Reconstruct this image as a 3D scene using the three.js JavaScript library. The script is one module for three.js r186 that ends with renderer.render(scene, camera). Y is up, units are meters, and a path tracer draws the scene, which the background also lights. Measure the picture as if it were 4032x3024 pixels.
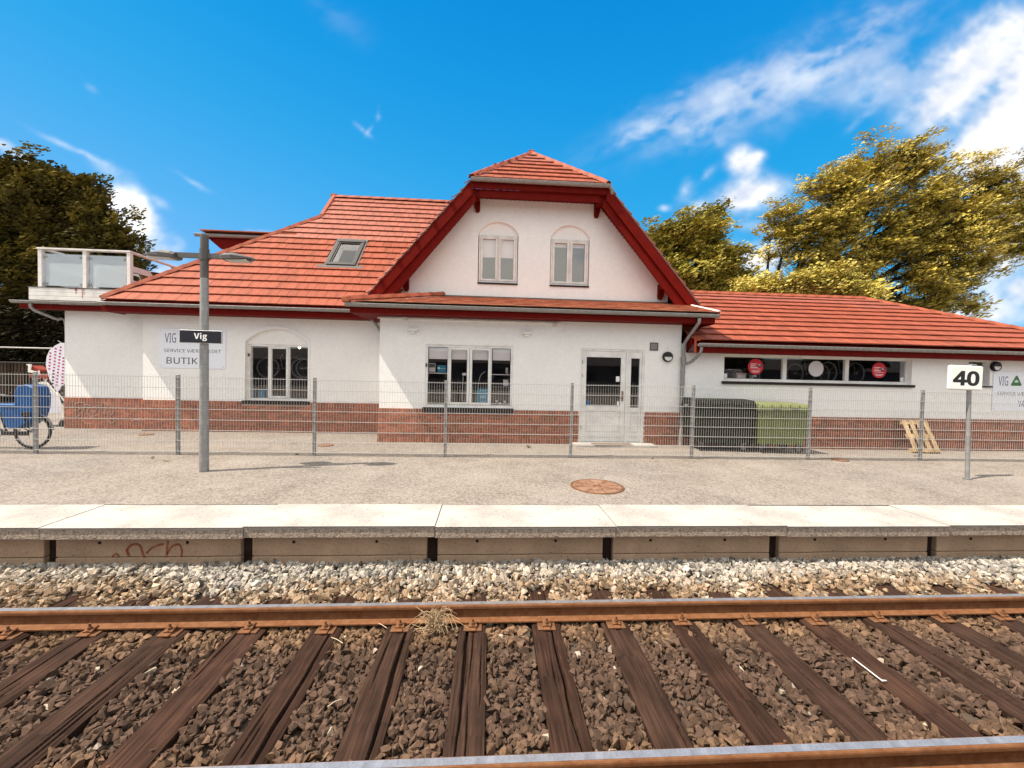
import * as THREE from 'three';
import { mergeGeometries } from 'three/addons/utils/BufferGeometryUtils.js';
import { ConvexGeometry } from 'three/addons/geometries/ConvexGeometry.js';
import { RoundedBoxGeometry } from 'three/addons/geometries/RoundedBoxGeometry.js';

// ---------------------------------------------------------------- camera, sky, sun, exposure
// y = 0 is the top of the platform, the camera stands on the opposite platform and looks along -z
const EXPOSURE = 2.8;
const SUN_TO = new THREE.Vector3(-2.14, 3.44, 0.635).normalize();
const scene = new THREE.Scene();
const F = 1586.71, EYE = new THREE.Vector3(0, 1.6666, 0);
const camera = new THREE.PerspectiveCamera(2 * Math.atan(1512 / F) * 180 / Math.PI, 4 / 3, 0.05, 2000);
const yaw = 0.063114, pitch = -0.025094, roll = 0.021438;
const cR = new THREE.Vector3(Math.cos(yaw), 0, Math.sin(yaw));
const cU = new THREE.Vector3(-Math.sin(yaw) * Math.sin(pitch), Math.cos(pitch), Math.cos(yaw) * Math.sin(pitch));
const FWD = new THREE.Vector3(Math.sin(yaw) * Math.cos(pitch), Math.sin(pitch), -Math.cos(yaw) * Math.cos(pitch));
const RIGHT = cR.clone().multiplyScalar(Math.cos(roll)).addScaledVector(cU, Math.sin(roll));
const UP = cU.clone().multiplyScalar(Math.cos(roll)).addScaledVector(cR, -Math.sin(roll));
camera.position.copy(EYE);
camera.quaternion.setFromRotationMatrix(new THREE.Matrix4().makeBasis(RIGHT, UP, FWD.clone().negate()));
scene.add(camera);
const renderer = new THREE.WebGLRenderer({ antialias: true });
renderer.toneMapping = THREE.LinearToneMapping;
renderer.toneMappingExposure = EXPOSURE;
renderer.shadowMap.enabled = true;

// seeded random and noise
function rng(seed) { let a = seed >>> 0; return () => { a = (a + 0x6D2B79F5) | 0; let t = Math.imul(a ^ (a >>> 15), 1 | a); t = (t + Math.imul(t ^ (t >>> 7), 61 | t)) ^ t; return ((t ^ (t >>> 14)) >>> 0) / 4294967296; }; }
function hash(x, y, z) { let h = Math.imul(x, 374761393) ^ Math.imul(y, 668265263) ^ Math.imul(z, 2147483647 ^ 0x5bd1e995); h = Math.imul(h ^ (h >>> 13), 1274126177); return ((h ^ (h >>> 16)) >>> 0) / 4294967296; }
const sm = (t) => t * t * (3 - 2 * t), lerp = (a, b, t) => a + (b - a) * t, clamp = (v, a = 0, b = 1) => Math.min(b, Math.max(a, v));
const step = (a, b, v) => sm(clamp((v - a) / (b - a)));
function noise(x, y, z = 0, per = 0) {   // value noise: 3-D, or with a period 2-D and repeating (z then only picks the pattern)
  const xi = Math.floor(x), yi = Math.floor(y), u = sm(x - xi), v = sm(y - yi);
  if (per) {
    const k = Math.round(z * 10); let x0 = xi % per, y0 = yi % per; if (x0 < 0) x0 += per; if (y0 < 0) y0 += per; const x1 = x0 + 1 === per ? 0 : x0 + 1, y1 = y0 + 1 === per ? 0 : y0 + 1;
    return lerp(lerp(hash(x0, y0, k), hash(x1, y0, k), u), lerp(hash(x0, y1, k), hash(x1, y1, k), u), v);
  }
  const zi = Math.floor(z), w = sm(z - zi), a = lerp(lerp(hash(xi, yi, zi), hash(xi + 1, yi, zi), u), lerp(hash(xi, yi + 1, zi), hash(xi + 1, yi + 1, zi), u), v);
  if (w === 0) return a;
  return lerp(a, lerp(lerp(hash(xi, yi, zi + 1), hash(xi + 1, yi, zi + 1), u), lerp(hash(xi, yi + 1, zi + 1), hash(xi + 1, yi + 1, zi + 1), u), v), w);
}
function fbm(x, y, z = 0, o = 5, per = 0) { let s = 0, a = 0.5, n = 0; for (let i = 0; i < o; i++) { s += a * noise(x, y, z, per); n += a; a *= 0.5; x *= 2; y *= 2; z *= 2; if (per) per *= 2; else { x += 3.7; y += 1.3; } } return s / n; }

// the sky: blue air, paler low down and round the sun, with the photograph's clouds where they stand and broken cloud elsewhere
function makeSky() {
  const W = 3072, H = 1536, data = new Float32Array(W * H * 4);
  // [x, y, along, across, angle, strength, kind] in photograph pixels: only directions of far clouds
  const puffs = [
    [2760, 440, 330, 60, -0.36, 0.62, 0], [3010, 340, 380, 90, -0.42, 0.8, 0], [3260, 250, 330, 100, -0.45, 0.72, 0], [2530, 535, 100, 28, -0.5, 0.5, 0], [3420, 300, 160, 60, -0.3, 0.55, 0], [3530, 330, 150, 70, -0.4, 0.6, 0], [3450, 100, 170, 26, -0.55, 0.55, 0], [2720, 520, 150, 22, 0.1, 0.4, 0], [3390, 455, 80, 12, -0.7, 0.35, 0],
    [3800, 250, 330, 120, -0.75, 1.35, 1], [3960, 480, 380, 130, -0.65, 1.5, 1], [4150, 180, 330, 200, -0.7, 1.3, 1], [3700, 420, 170, 70, -0.6, 0.8, 1], [4150, 700, 300, 120, -0.5, 1.1, 1], [3980, 640, 200, 60, -0.5, 0.8, 1],
    [2920, 640, 75, 68, 1.3, 1.3, 1], [2970, 760, 125, 66, -0.2, 1.4, 1], [2900, 810, 100, 55, 0, 1.1, 1], [2990, 620, 40, 30, -0.6, 0.8, 1], [2780, 690, 25, 55, 0.5, 0.6, 1], [2690, 760, 38, 70, 0.5, 0.7, 1], [2740, 830, 55, 45, 0, 0.75, 1], [2612, 822, 30, 16, 0, 0.7, 1], [2720, 920, 150, 50, 0, 0.6, 1], [3010, 895, 140, 22, 0.05, 0.55, 0],
    [2950, 1040, 110, 80, 0, 1.1, 1], [3050, 980, 120, 50, 0, 0.7, 1], [3900, 1000, 320, 130, -0.3, 1.2, 1], [4050, 820, 220, 90, -0.3, 1.3, 1], [3850, 1240, 220, 60, 0, 1.1, 1], [4050, 1130, 180, 70, -0.2, 1.1, 1],
    [490, 800, 110, 80, 0.75, 1.3, 1], [560, 870, 85, 60, 0.7, 1.3, 1], [420, 860, 120, 90, 0.6, 1.2, 1], [610, 990, 150, 40, 0.45, 0.6, 1], [640, 1085, 160, 45, 0.2, 1.15, 1], [690, 960, 60, 40, 0.7, 0.5, 1], [200, 780, 190, 90, 0.3, 0.9, 1], [70, 610, 80, 30, 0.4, 0.8, 1], [0, 565, 50, 22, 0.2, 0.8, 1],
    [300, 585, 140, 11, 0.42, 0.42, 0], [420, 655, 70, 22, 0.45, 0.4, 0], [770, 725, 70, 9, 0.47, 0.38, 0], [620, 795, 45, 15, 0.5, 0.4, 0], [1015, 905, 60, 14, 0.1, 0.7, 1],
    [1425, 515, 36, 8, 0.75, 0.42, 0], [1445, 520, 22, 7, -1.0, 0.25, 0], [1484, 462, 9, 18, 0.2, 0.42, 0], [1488, 430, 5, 16, 0.1, 0.2, 0], [355, 355, 26, 12, 0.6, 0.12, 0], [1330, 60, 140, 50, 0.7, 0.05, 0],
  ].map(([x, y, a, b, t, s, k]) => ({ x, y, a, b, c: Math.cos(t), n: Math.sin(t), s, k }));
  const d = new THREE.Vector3(), E = 1 / EXPOSURE;
  for (let j = 0; j < H; j++) {
    const el = ((j + 0.5) / H - 0.5) * Math.PI, ce = Math.cos(el), se = Math.sin(el);
    for (let i = 0; i < W; i++) {
      const az = ((i + 0.5) / W - 0.5) * 2 * Math.PI, o = (j * W + i) * 4;
      d.set(ce * Math.cos(az), se, ce * Math.sin(az));
      const h = Math.max(0, se), toSun = d.dot(SUN_TO), glow = Math.pow(clamp(toSun * 0.5 + 0.5), 3);
      // clear air (values as seen, divided by the exposure below)
      const k = 1 - h, k5 = Math.pow(k, 5);
      let r = 0.003 + 0.10 * k5 + 1.6 * glow * k5 * 0.9, g = 0.055 + 0.53 * k + 0.13 * glow, b = 0.54 + 0.48 * k + 0.13 * glow; r = Math.min(r, 0.32); g = Math.min(g, 0.62); b = Math.min(b, 0.98);
      if (el > -0.02) {
        // cloud cover
        const front = d.dot(FWD); let cov = 0, shade = 0;
        let inFrame = 0;
        if (front > 0.2) {
          const px = 2016 + F * d.dot(RIGHT) / front, py = 1512 - F * d.dot(UP) / front;
          inFrame = step(-1500, -500, px) * step(5500, 4500, px) * step(-1500, -450, py);
          if (inFrame > 0) {
            const wx = (fbm(px / 190, py / 190, 3.3, 4) - 0.5) * 130, wy = (fbm(px / 190, py / 190, 7.7, 4) - 0.5) * 130;
            const wf = (fbm(px / 46, py / 46, 1.7, 3) - 0.5) * 34;
            let m0 = 0, m1 = 0;
            for (const p of puffs) {
              const q = p.a + p.b < 60 ? 0.25 : p.a < 150 ? 0.55 : 1;
              const dx = px + wx * q + wf * q - p.x, dy = py + wy * q + wf * q - p.y, u = (dx * p.c + dy * p.n) / p.a, v = (-dx * p.n + dy * p.c) / p.b, e = u * u + v * v;
              if (e < 6) { const w = p.s * Math.exp(-e * 1.1); if (p.k) m1 += w; else m0 += w; }
            }
            const streak = fbm((px * 0.9 - py * 0.42) / 260, (px * 0.42 + py * 0.9) / 58, 5.1, 5), body = fbm(px / 120, py / 95, 9.2, 5);
            const feather = 0.45 * streak + 0.55 * fbm((px * 0.93 - py * 0.36 + wx) / 95, (px * 0.36 + py * 0.93 + wy) / 50, 6.6, 5); cov = 0.66 * (1 - Math.exp(-m0 * (0.12 + 2.0 * step(0.30, 0.68, feather)) * 1.05));
            const fine = fbm(px / 38, py / 30, 2.9, 4), band = fbm((px * 0.72 - py * 0.70) / 420, (px * 0.70 + py * 0.72) / 120, 3.8, 4), big = step(3350, 3700, px), mix = lerp(body, 0.25 * body + 0.75 * band, big), c1 = clamp(step(0.10, 1.45, m1 * (0.25 + 1.2 * mix + 0.5 * (fine - 0.4))) * 1.06); shade = clamp(step(0.34, 0.68, lerp(fbm((px * 0.8 - py * 0.6) / 210, (px * 0.6 + py * 0.8) / 90, 4.4, 4), band, big)) * 0.42 + 0.10 * step(0.2, 0.9, m1 * 0.8) + 0.45 * (fine - 0.5));
            cov = 1 - (1 - cov) * (1 - c1);
          }
        }
        if (inFrame < 1) {
          const t = 1 / (h + 0.16), x = d.x * t * 1.15, z = d.z * t * 1.15, n = fbm(x + 11, z + 5, 2.2, 6);
          const c = step(0.35, 0.56, n) * (0.55 + 0.45 * step(0, 0.12, h + 0.05));
          cov = lerp(c * 0.95, cov, inFrame); shade = lerp(clamp(1.3 - 1.6 * (n - 0.42) - 0.25 * noise(x * 3, z * 3, 8)), shade, inFrame);
        }
        const t = clamp(shade), f = 1 + 0.2 * glow;
        r = lerp(r, lerp(0.72, 1.55, t) * f, cov); g = lerp(g, lerp(0.79, 1.47, t) * f, cov); b = lerp(b, lerp(0.94, 1.3, t) * f, cov);
      } else { r = 0.22; g = 0.19; b = 0.16; }
      data[o] = r * E; data[o + 1] = g * E; data[o + 2] = b * E; data[o + 3] = 1;
    }
  }
  const t = new THREE.DataTexture(data, W, H, THREE.RGBAFormat, THREE.FloatType);
  t.mapping = THREE.EquirectangularReflectionMapping; t.magFilter = t.minFilter = THREE.LinearFilter; t.needsUpdate = true;
  return t;
}
scene.background = makeSky();
scene.environment = scene.background;
const sun = new THREE.DirectionalLight(new THREE.Color(1, 0.90, 0.76), 2.55);
sun.position.copy(SUN_TO).multiplyScalar(60); sun.castShadow = true; sun.shadow.radius = 1;
sun.shadow.mapSize.set(4096, 4096);
Object.assign(sun.shadow.camera, { left: -30, right: 30, top: 30, bottom: -30, near: 1, far: 150 });
scene.add(sun, sun.target);

// ---------------------------------------------------------------- helpers
function ray(px, py) { return FWD.clone().addScaledVector(RIGHT, (px - 2016) / F).addScaledVector(UP, -(py - 1512) / F); }
function onZ(px, py, z) { const d = ray(px, py); return EYE.clone().addScaledVector(d, (z - EYE.z) / d.z); }
function onY(px, py, y) { const d = ray(px, py); return EYE.clone().addScaledVector(d, (y - EYE.y) / d.y); }
const taken = {};
function numbered(n) { taken[n] = (taken[n] ?? -1) + 1; return taken[n] ? n + '_' + String(taken[n]).padStart(3, '0') : n; }
function tag(o, label, category, group, kind) { if (label) o.userData.label = label; if (category) o.userData.category = category; if (group) o.userData.group = group; if (kind) o.userData.kind = kind; return o; }
function thing(name, label, category, pos = [0, 0, 0], turn = 0, group, kind) { const g = new THREE.Group(); g.name = numbered(name); g.position.set(...pos); g.rotation.y = turn; scene.add(g); return tag(g, label, category, group, kind); }
function part(name, parent) { const g = new THREE.Group(); g.name = name; parent.add(g); return g; }
function clean(g) {
  if (g.index) g = g.toNonIndexed();
  for (const k of Object.keys(g.attributes)) if (k !== 'position' && k !== 'normal') g.deleteAttribute(k);
  if (!g.attributes.normal) g.computeVertexNormals();
  return g;
}
function uvBox(g, ox = 0, oy = 0) {     // uv in metres, by the way each face points
  const p = g.attributes.position, uv = new Float32Array(p.count * 2), a = new THREE.Vector3(), b = new THREE.Vector3(), c = new THREE.Vector3(), n = new THREE.Vector3(), e = new THREE.Vector3();
  for (let i = 0; i < p.count; i += 3) {
    a.fromBufferAttribute(p, i); b.fromBufferAttribute(p, i + 1); c.fromBufferAttribute(p, i + 2);
    n.subVectors(b, a).cross(e.subVectors(c, a)); const x = Math.abs(n.x), y = Math.abs(n.y), z = Math.abs(n.z);
    [a, b, c].forEach((v, k) => { const [s, t] = y >= x && y >= z ? [v.x, v.z] : x >= z ? [v.z, v.y] : [v.x, v.y]; uv[(i + k) * 2] = s + ox; uv[(i + k) * 2 + 1] = t + oy; });
  }
  g.setAttribute('uv', new THREE.BufferAttribute(uv, 2)); return g;
}
function join(gs) { gs = (Array.isArray(gs) ? gs : [gs]).map(clean); return gs.length > 1 ? mergeGeometries(gs) : gs[0]; }
function mesh(name, gs, m, parent, keepUv) {
  let g = keepUv ? gs : uvBox(join(gs)); const o = new THREE.Mesh(g, m); o.name = parent ? name : numbered(name); o.castShadow = o.receiveShadow = true; (parent ?? scene).add(o); return o;
}
const M4 = new THREE.Matrix4();
function bx(x0, x1, y0, y1, z0, z1) { return new THREE.BoxGeometry(Math.abs(x1 - x0), Math.abs(y1 - y0), Math.abs(z1 - z0)).translate((x0 + x1) / 2, (y0 + y1) / 2, (z0 + z1) / 2); }
function rb(x0, x1, y0, y1, z0, z1, r = 0.01) { return new RoundedBoxGeometry(Math.abs(x1 - x0), Math.abs(y1 - y0), Math.abs(z1 - z0), 1, r).translate((x0 + x1) / 2, (y0 + y1) / 2, (z0 + z1) / 2); }
function bar(a, b, w, h, up = new THREE.Vector3(0, 1, 0)) {   // a beam from a to b
  a = new THREE.Vector3(...a); b = new THREE.Vector3(...b); const d = b.clone().sub(a), l = d.length(); d.normalize();
  const s = new THREE.Vector3().crossVectors(up, d); if (s.lengthSq() < 1e-6) s.set(1, 0, 0); s.normalize(); const u = new THREE.Vector3().crossVectors(d, s);
  return new THREE.BoxGeometry(w, h, l).applyMatrix4(new THREE.Matrix4().makeBasis(s, u, d).setPosition(a.add(b).multiplyScalar(0.5)));
}
function rod(a, b, r, r2 = r, n = 8) {
  a = new THREE.Vector3(...a); b = new THREE.Vector3(...b); const d = b.clone().sub(a), l = d.length();
  return new THREE.CylinderGeometry(r2, r, l, n).applyQuaternion(new THREE.Quaternion().setFromUnitVectors(new THREE.Vector3(0, 1, 0), d.normalize())).translate((a.x + b.x) / 2, (a.y + b.y) / 2, (a.z + b.z) / 2);
}
function tube(pts, r, n = 8, seg = 40, type = 'catmullrom') { return new THREE.TubeGeometry(new THREE.CatmullRomCurve3(pts.map((p) => new THREE.Vector3(...p)), false, type, 0.3), seg, r, n, false); }
function ext(pts, depth, z, holes = []) {   // an outline in x, y pushed from z to z + depth
  const s = new THREE.Shape(pts.map((p) => new THREE.Vector2(...p))); s.holes = holes.map((h) => new THREE.Path(h.map((p) => new THREE.Vector2(...p))));
  return new THREE.ExtrudeGeometry(s, { depth, bevelEnabled: false, steps: 1 }).translate(0, 0, z);
}
const rect = (x0, x1, y0, y1) => [[x0, y0], [x1, y0], [x1, y1], [x0, y1]];
function arch(x0, x1, y0, ys, yt, n = 18) {  // rectangle with a segmental arch on top
  const p = [[x0, y0], [x1, y0]], w = (x1 - x0) / 2, h = yt - ys, R = (w * w + h * h) / (2 * h), cx = (x0 + x1) / 2, cy = yt - R, a0 = Math.asin(w / R);
  for (let i = 0; i <= n; i++) { const a = a0 - 2 * a0 * i / n; p.push([cx + R * Math.sin(a), cy + R * Math.cos(a)]); }
  return p;
}

// ---------------------------------------------------------------- textures and materials
function tex(n, size, fn, srgb = true) {    // fn(u, v) in 0..1 over a tile of SIZE metres -> grey or [r, g, b], sRGB 0..1
  const d = new Uint8Array(n * n * 4);
  for (let j = 0; j < n; j++) for (let i = 0; i < n; i++) { const v = fn(i / n, j / n), o = (j * n + i) * 4; for (let k = 0; k < 3; k++) d[o + k] = clamp(Array.isArray(v) ? v[k] : v) * 255; d[o + 3] = 255; }
  const t = new THREE.DataTexture(d, n, n, THREE.RGBAFormat); t.wrapS = t.wrapT = THREE.RepeatWrapping; t.magFilter = THREE.LinearFilter; t.minFilter = THREE.LinearMipmapLinearFilter; t.generateMipmaps = true;
  t.repeat.set(1 / size, 1 / size); if (srgb) t.colorSpace = THREE.SRGBColorSpace; t.needsUpdate = true; return t;
}
function mat(r, g, b, rough = 0.8, o = {}) { return new THREE.MeshPhysicalMaterial({ color: new THREE.Color().setRGB(r, g, b), roughness: rough, specularIntensity: o.metalness ? 1 : rough > 0.5 ? 0.3 : 0.8, side: THREE.DoubleSide, ...o }); }
const P = (f, u, v, s, o = 4) => fbm(u * f, v * f, s, o, f);
const T = {
  asphalt: tex(1792, 9.6, (u, v) => { // chippings, worn patches, a few darker repairs and spots
    const c = noise(u * 820, v * 820, 1.5, 820), f = hash(Math.floor(u * 1792), Math.floor(v * 1792), 3), e = noise(u * 380, v * 380, 6.5, 380), b = P(9, u, v, 2.5, 4), w = P(31, u, v, 7.3, 3), q = P(4, u, v, 11.3, 3), spot = noise(u * 70, v * 70, 9.5, 70);
    const k = 0.905 + 0.30 * (c - 0.5) + 0.10 * (f - 0.5) + 0.20 * (e - 0.5) + 0.15 * (b - 0.5) + 0.13 * (w - 0.5) + 0.14 * (q - 0.5) - (spot > 0.93 ? 0.10 * (spot - 0.93) / 0.07 : 0) + (c > 0.88 ? 0.08 : 0); return [k, k * (0.985 - 0.03 * (q - 0.5)), k * (0.965 - 0.06 * (q - 0.5))]; }),
  patches: tex(512, 13, (u, v) => { const a = P(5, u, v, 3.1, 5), b = P(17, u, v, 9.1, 4), s = P(60, u, v, 5.7, 3); return 0.9 + 0.22 * (a - 0.5) + 0.18 * (b - 0.5) + 0.1 * (s - 0.5); }),
  asphaltBump: tex(512, 1.1, (u, v) => 0.5 * noise(u * 150, v * 150, 1.5, 150) + 0.5 * noise(u * 70, v * 70, 3.5, 70), false),
  stucco: tex(512, 1.6, (u, v) => 0.985 + 0.05 * (P(40, u, v, 1.1, 4) - 0.5) + 0.025 * (P(4, u, v, 6.1, 4) - 0.5)),
  stuccoBump: tex(512, 0.9, (u, v) => 0.6 * P(30, u, v, 2.1, 4) + 0.4 * P(5, u, v, 8.1, 3), false),
  concrete: tex(512, 1.7, (u, v) => { const a = P(5, u, v, 1.7, 5), s = noise(u * 200, v * 200, 2.5, 200), d = noise(u * 90, v * 90, 8.5, 90); return 0.93 + 0.26 * (a - 0.5) + 0.12 * (s - 0.5) - (d > 0.92 ? 0.22 : 0); }),
  coarse: tex(512, 0.8, (u, v) => { const s = noise(u * 90, v * 90, 2.5, 90), t = noise(u * 40, v * 40, 5.5, 40), a = P(6, u, v, 1.7, 4); return 0.9 + 0.3 * (s - 0.5) + 0.22 * (t - 0.5) + 0.2 * (a - 0.5); }),
  rust: tex(512, 0.9, (u, v) => { const a = P(9, u, v, 1.3, 5), b = P(40, u, v, 4.3, 3); return [0.86 + 0.3 * (a - 0.5) + 0.18 * (b - 0.5), 0.82 + 0.42 * (a - 0.5) + 0.2 * (b - 0.5), 0.78 + 0.5 * (a - 0.5) + 0.2 * (b - 0.5)]; }),
  wood: tex(512, 0.8, (u, v) => { const g = fbm(u * 60, v * 3, 1.9, 4, 0), s = fbm(u * 160, v * 5, 5.9, 3, 0), a = P(4, u, v, 7.7, 4); return 0.78 + 0.45 * (g - 0.5) + 0.3 * (s - 0.5) + 0.35 * (a - 0.5); }),
  woodBump: tex(512, 0.8, (u, v) => 0.6 * fbm(u * 90, v * 3, 1.9, 4, 0) + 0.4 * fbm(u * 30, v * 2, 3.9, 3, 0), false),
  clay: tex(512, 1.3, (u, v) => { const a = P(6, u, v, 2.3, 4), b = P(30, u, v, 6.3, 3), c = noise(u * 180, v * 180, 3.5, 180); const k = 0.9 + 0.2 * (a - 0.5) + 0.14 * (b - 0.5) + 0.1 * (c - 0.5); return [k, k * (0.98 + 0.05 * (b - 0.5)), k * 0.98]; }),
  metal: tex(256, 0.6, (u, v) => 0.9 + 0.2 * (P(10, u, v, 2.2, 4) - 0.5) + 0.1 * (noise(u * 80, v * 80, 1.5, 80) - 0.5)),
  paint: tex(256, 1.1, (u, v) => 0.93 + 0.14 * (P(6, u, v, 3.2, 4) - 0.5) + 0.06 * (P(40, u, v, 1.2, 2) - 0.5)),
};
const glassProps = { roughness: 0.0, transmission: 1, thickness: 0, ior: 1.9, metalness: 0, side: THREE.DoubleSide };
const M = {
  asphalt: mat(0.305, 0.272, 0.247, 0.95, { map: T.asphalt, bumpMap: T.asphaltBump, bumpScale: 0.004 }),
  ground: mat(0.30, 0.27, 0.23, 0.95, { map: T.patches }),
  plaster: mat(0.90, 0.88, 0.855, 0.9, { map: T.stucco, bumpMap: T.stuccoBump, bumpScale: 0.0022 }),
  mortar: mat(0.62, 0.47, 0.37, 0.95, { map: T.coarse }),
  coping: mat(0.46, 0.425, 0.39, 0.9, { map: T.concrete, bumpMap: T.asphaltBump, bumpScale: 0.0015 }),
  copingFace: mat(0.42, 0.335, 0.27, 0.95, { map: T.coarse, bumpMap: T.asphaltBump, bumpScale: 0.006 }),
  wallPanel: mat(0.48, 0.335, 0.23, 0.95, { map: T.concrete }),
  darkSteel: mat(0.035, 0.022, 0.018, 0.8, { map: T.rust }),
  hole: mat(0.02, 0.016, 0.014, 0.9),
  rust: mat(0.25, 0.118, 0.058, 0.75, { map: T.rust }),
  rustDark: mat(0.21, 0.11, 0.062, 0.85, { map: T.rust }),
  polished: mat(0.62, 0.60, 0.60, 0.36, { metalness: 0.75, map: T.metal }),
  bed: mat(0.09, 0.065, 0.05, 1),
  white: mat(0.90, 0.88, 0.85, 0.45, { map: T.paint }),
  whiteWood: mat(0.86, 0.82, 0.78, 0.6, { map: T.paint }),
  red: mat(0.155, 0.007, 0.004, 0.6, { specularIntensity: 0.12, map: T.paint }),
  redDark: mat(0.155, 0.007, 0.004, 0.6, { specularIntensity: 0.12, map: T.paint }),
  zinc: mat(0.36, 0.345, 0.33, 0.5, { metalness: 0.25, map: T.metal }),
  galv: mat(0.38, 0.375, 0.37, 0.5, { metalness: 0.35, map: T.metal }),
  lamp: mat(0.115, 0.105, 0.10, 0.55, { metalness: 0.2, map: T.paint }),
  wire: mat(0.47, 0.45, 0.43, 0.5),
  black: mat(0.018, 0.014, 0.013, 0.5),
  sill: mat(0.03, 0.022, 0.02, 0.6),
  lead: mat(0.13, 0.122, 0.118, 0.7),
  skyFrame: mat(0.035, 0.032, 0.03, 0.5),
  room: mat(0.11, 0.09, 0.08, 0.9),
  blind: mat(0.62, 0.57, 0.57, 0.9),
  cover: mat(0.32, 0.20, 0.15, 0.75, { map: T.rust }),
  binDark: mat(0.018, 0.021, 0.015, 0.6, { map: T.paint }),
  binGreen: mat(0.125, 0.15, 0.045, 0.5, { map: T.paint }),
  rubber: mat(0.025, 0.023, 0.022, 0.8),
  pine: mat(0.66, 0.47, 0.27, 0.8, { map: T.wood }),
  blue: mat(0.004, 0.085, 0.29, 0.45, { map: T.paint }),
  bark: mat(0.075, 0.05, 0.032, 0.95, { map: T.wood }),
  glass: new THREE.MeshPhysicalMaterial({ color: 0xffffff, ...glassProps }),
  coated: new THREE.MeshPhysicalMaterial({ color: 0xffffff, ...glassProps, ior: 2.5 }),
  frosted: new THREE.MeshPhysicalMaterial({ color: new THREE.Color().setRGB(0.72, 0.78, 0.80), roughness: 0.55, transmission: 0.55, thickness: 0, ior: 1.5, side: THREE.DoubleSide }),
};
function shades(base, n, seed, spread, rough, o) { const R = rng(seed); return Array.from({ length: n }, () => { const k = 1 + spread * (R() * 2 - 1), w = spread * 0.5 * (R() * 2 - 1); return mat(base[0] * k, base[1] * k * (1 + w), base[2] * k * (1 + w * 1.4), rough, o); }); }
M.tiles = shades([0.37, 0.098, 0.052], 6, 11, 0.10, 0.6, { map: T.clay });
M.tilesOld = shades([0.50, 0.17, 0.085], 6, 13, 0.14, 0.7, { map: T.clay });
M.bricks = shades([0.43, 0.158, 0.088], 8, 17, 0.32, 0.85, { map: T.clay });
M.sleepers = shades([0.074, 0.037, 0.024], 5, 19, 0.16, 0.9, { map: T.wood, bumpMap: T.woodBump, bumpScale: 0.006 });
M.cap = mat(0.38, 0.105, 0.058, 0.6, { map: T.clay });
// ---------------------------------------------------------------- the ground, the platforms and the track
const RAIL = -0.436;                       // rail top
const D_NEAR = -2.178, D_FAR = -3.613;     // gauge faces of the two rails
const SLAB0 = -4.375, SLAB1 = -5.085;      // front and back of the coping slabs
{
  const prof = [[-700, -0.6], [-70, -0.06], [-5.0, -0.06], [-4.72, -0.06], [-4.72, -0.95], [-0.9, -0.95], [-0.9, -0.06], [60, -0.06], [700, -0.6]], g = [];
  const v = []; for (let i = 0; i + 1 < prof.length; i++) { const [za, ya] = prof[i], [zb, yb] = prof[i + 1], X = 700; v.push(-X, ya, za, -X, yb, zb, X, yb, zb, -X, ya, za, X, yb, zb, X, ya, za); }
  const geo = new THREE.BufferGeometry(); geo.setAttribute('position', new THREE.Float32BufferAttribute(v, 3)); geo.computeVertexNormals();
  tag(mesh('ground', geo, M.ground), 'bare earth and gravel ground round the station', 'ground', null, 'structure');
}
{ // pavement: a gently uneven sheet of pale chipped asphalt from the coping to behind the building
  const g = new THREE.PlaneGeometry(60, 26, 120, 60).rotateX(-Math.PI / 2).translate(2, 0, -18.09), p = g.attributes.position;
  for (let i = 0; i < p.count; i++) { const x = p.getX(i), z = p.getZ(i), k = step(0, 2, -z - 6); p.setY(i, k * 0.022 * (fbm(x * 0.5, z * 0.7, 1.2, 3) - 0.5) - 0.004 - 0.055 * step(5, 9, x) * step(8.2, 9.3, -z)); }
  g.computeVertexNormals();
  tag(mesh('platform_pavement', g, M.asphalt), 'pale chipped asphalt of the platform and the yard', 'pavement', null, 'structure');
}
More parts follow.
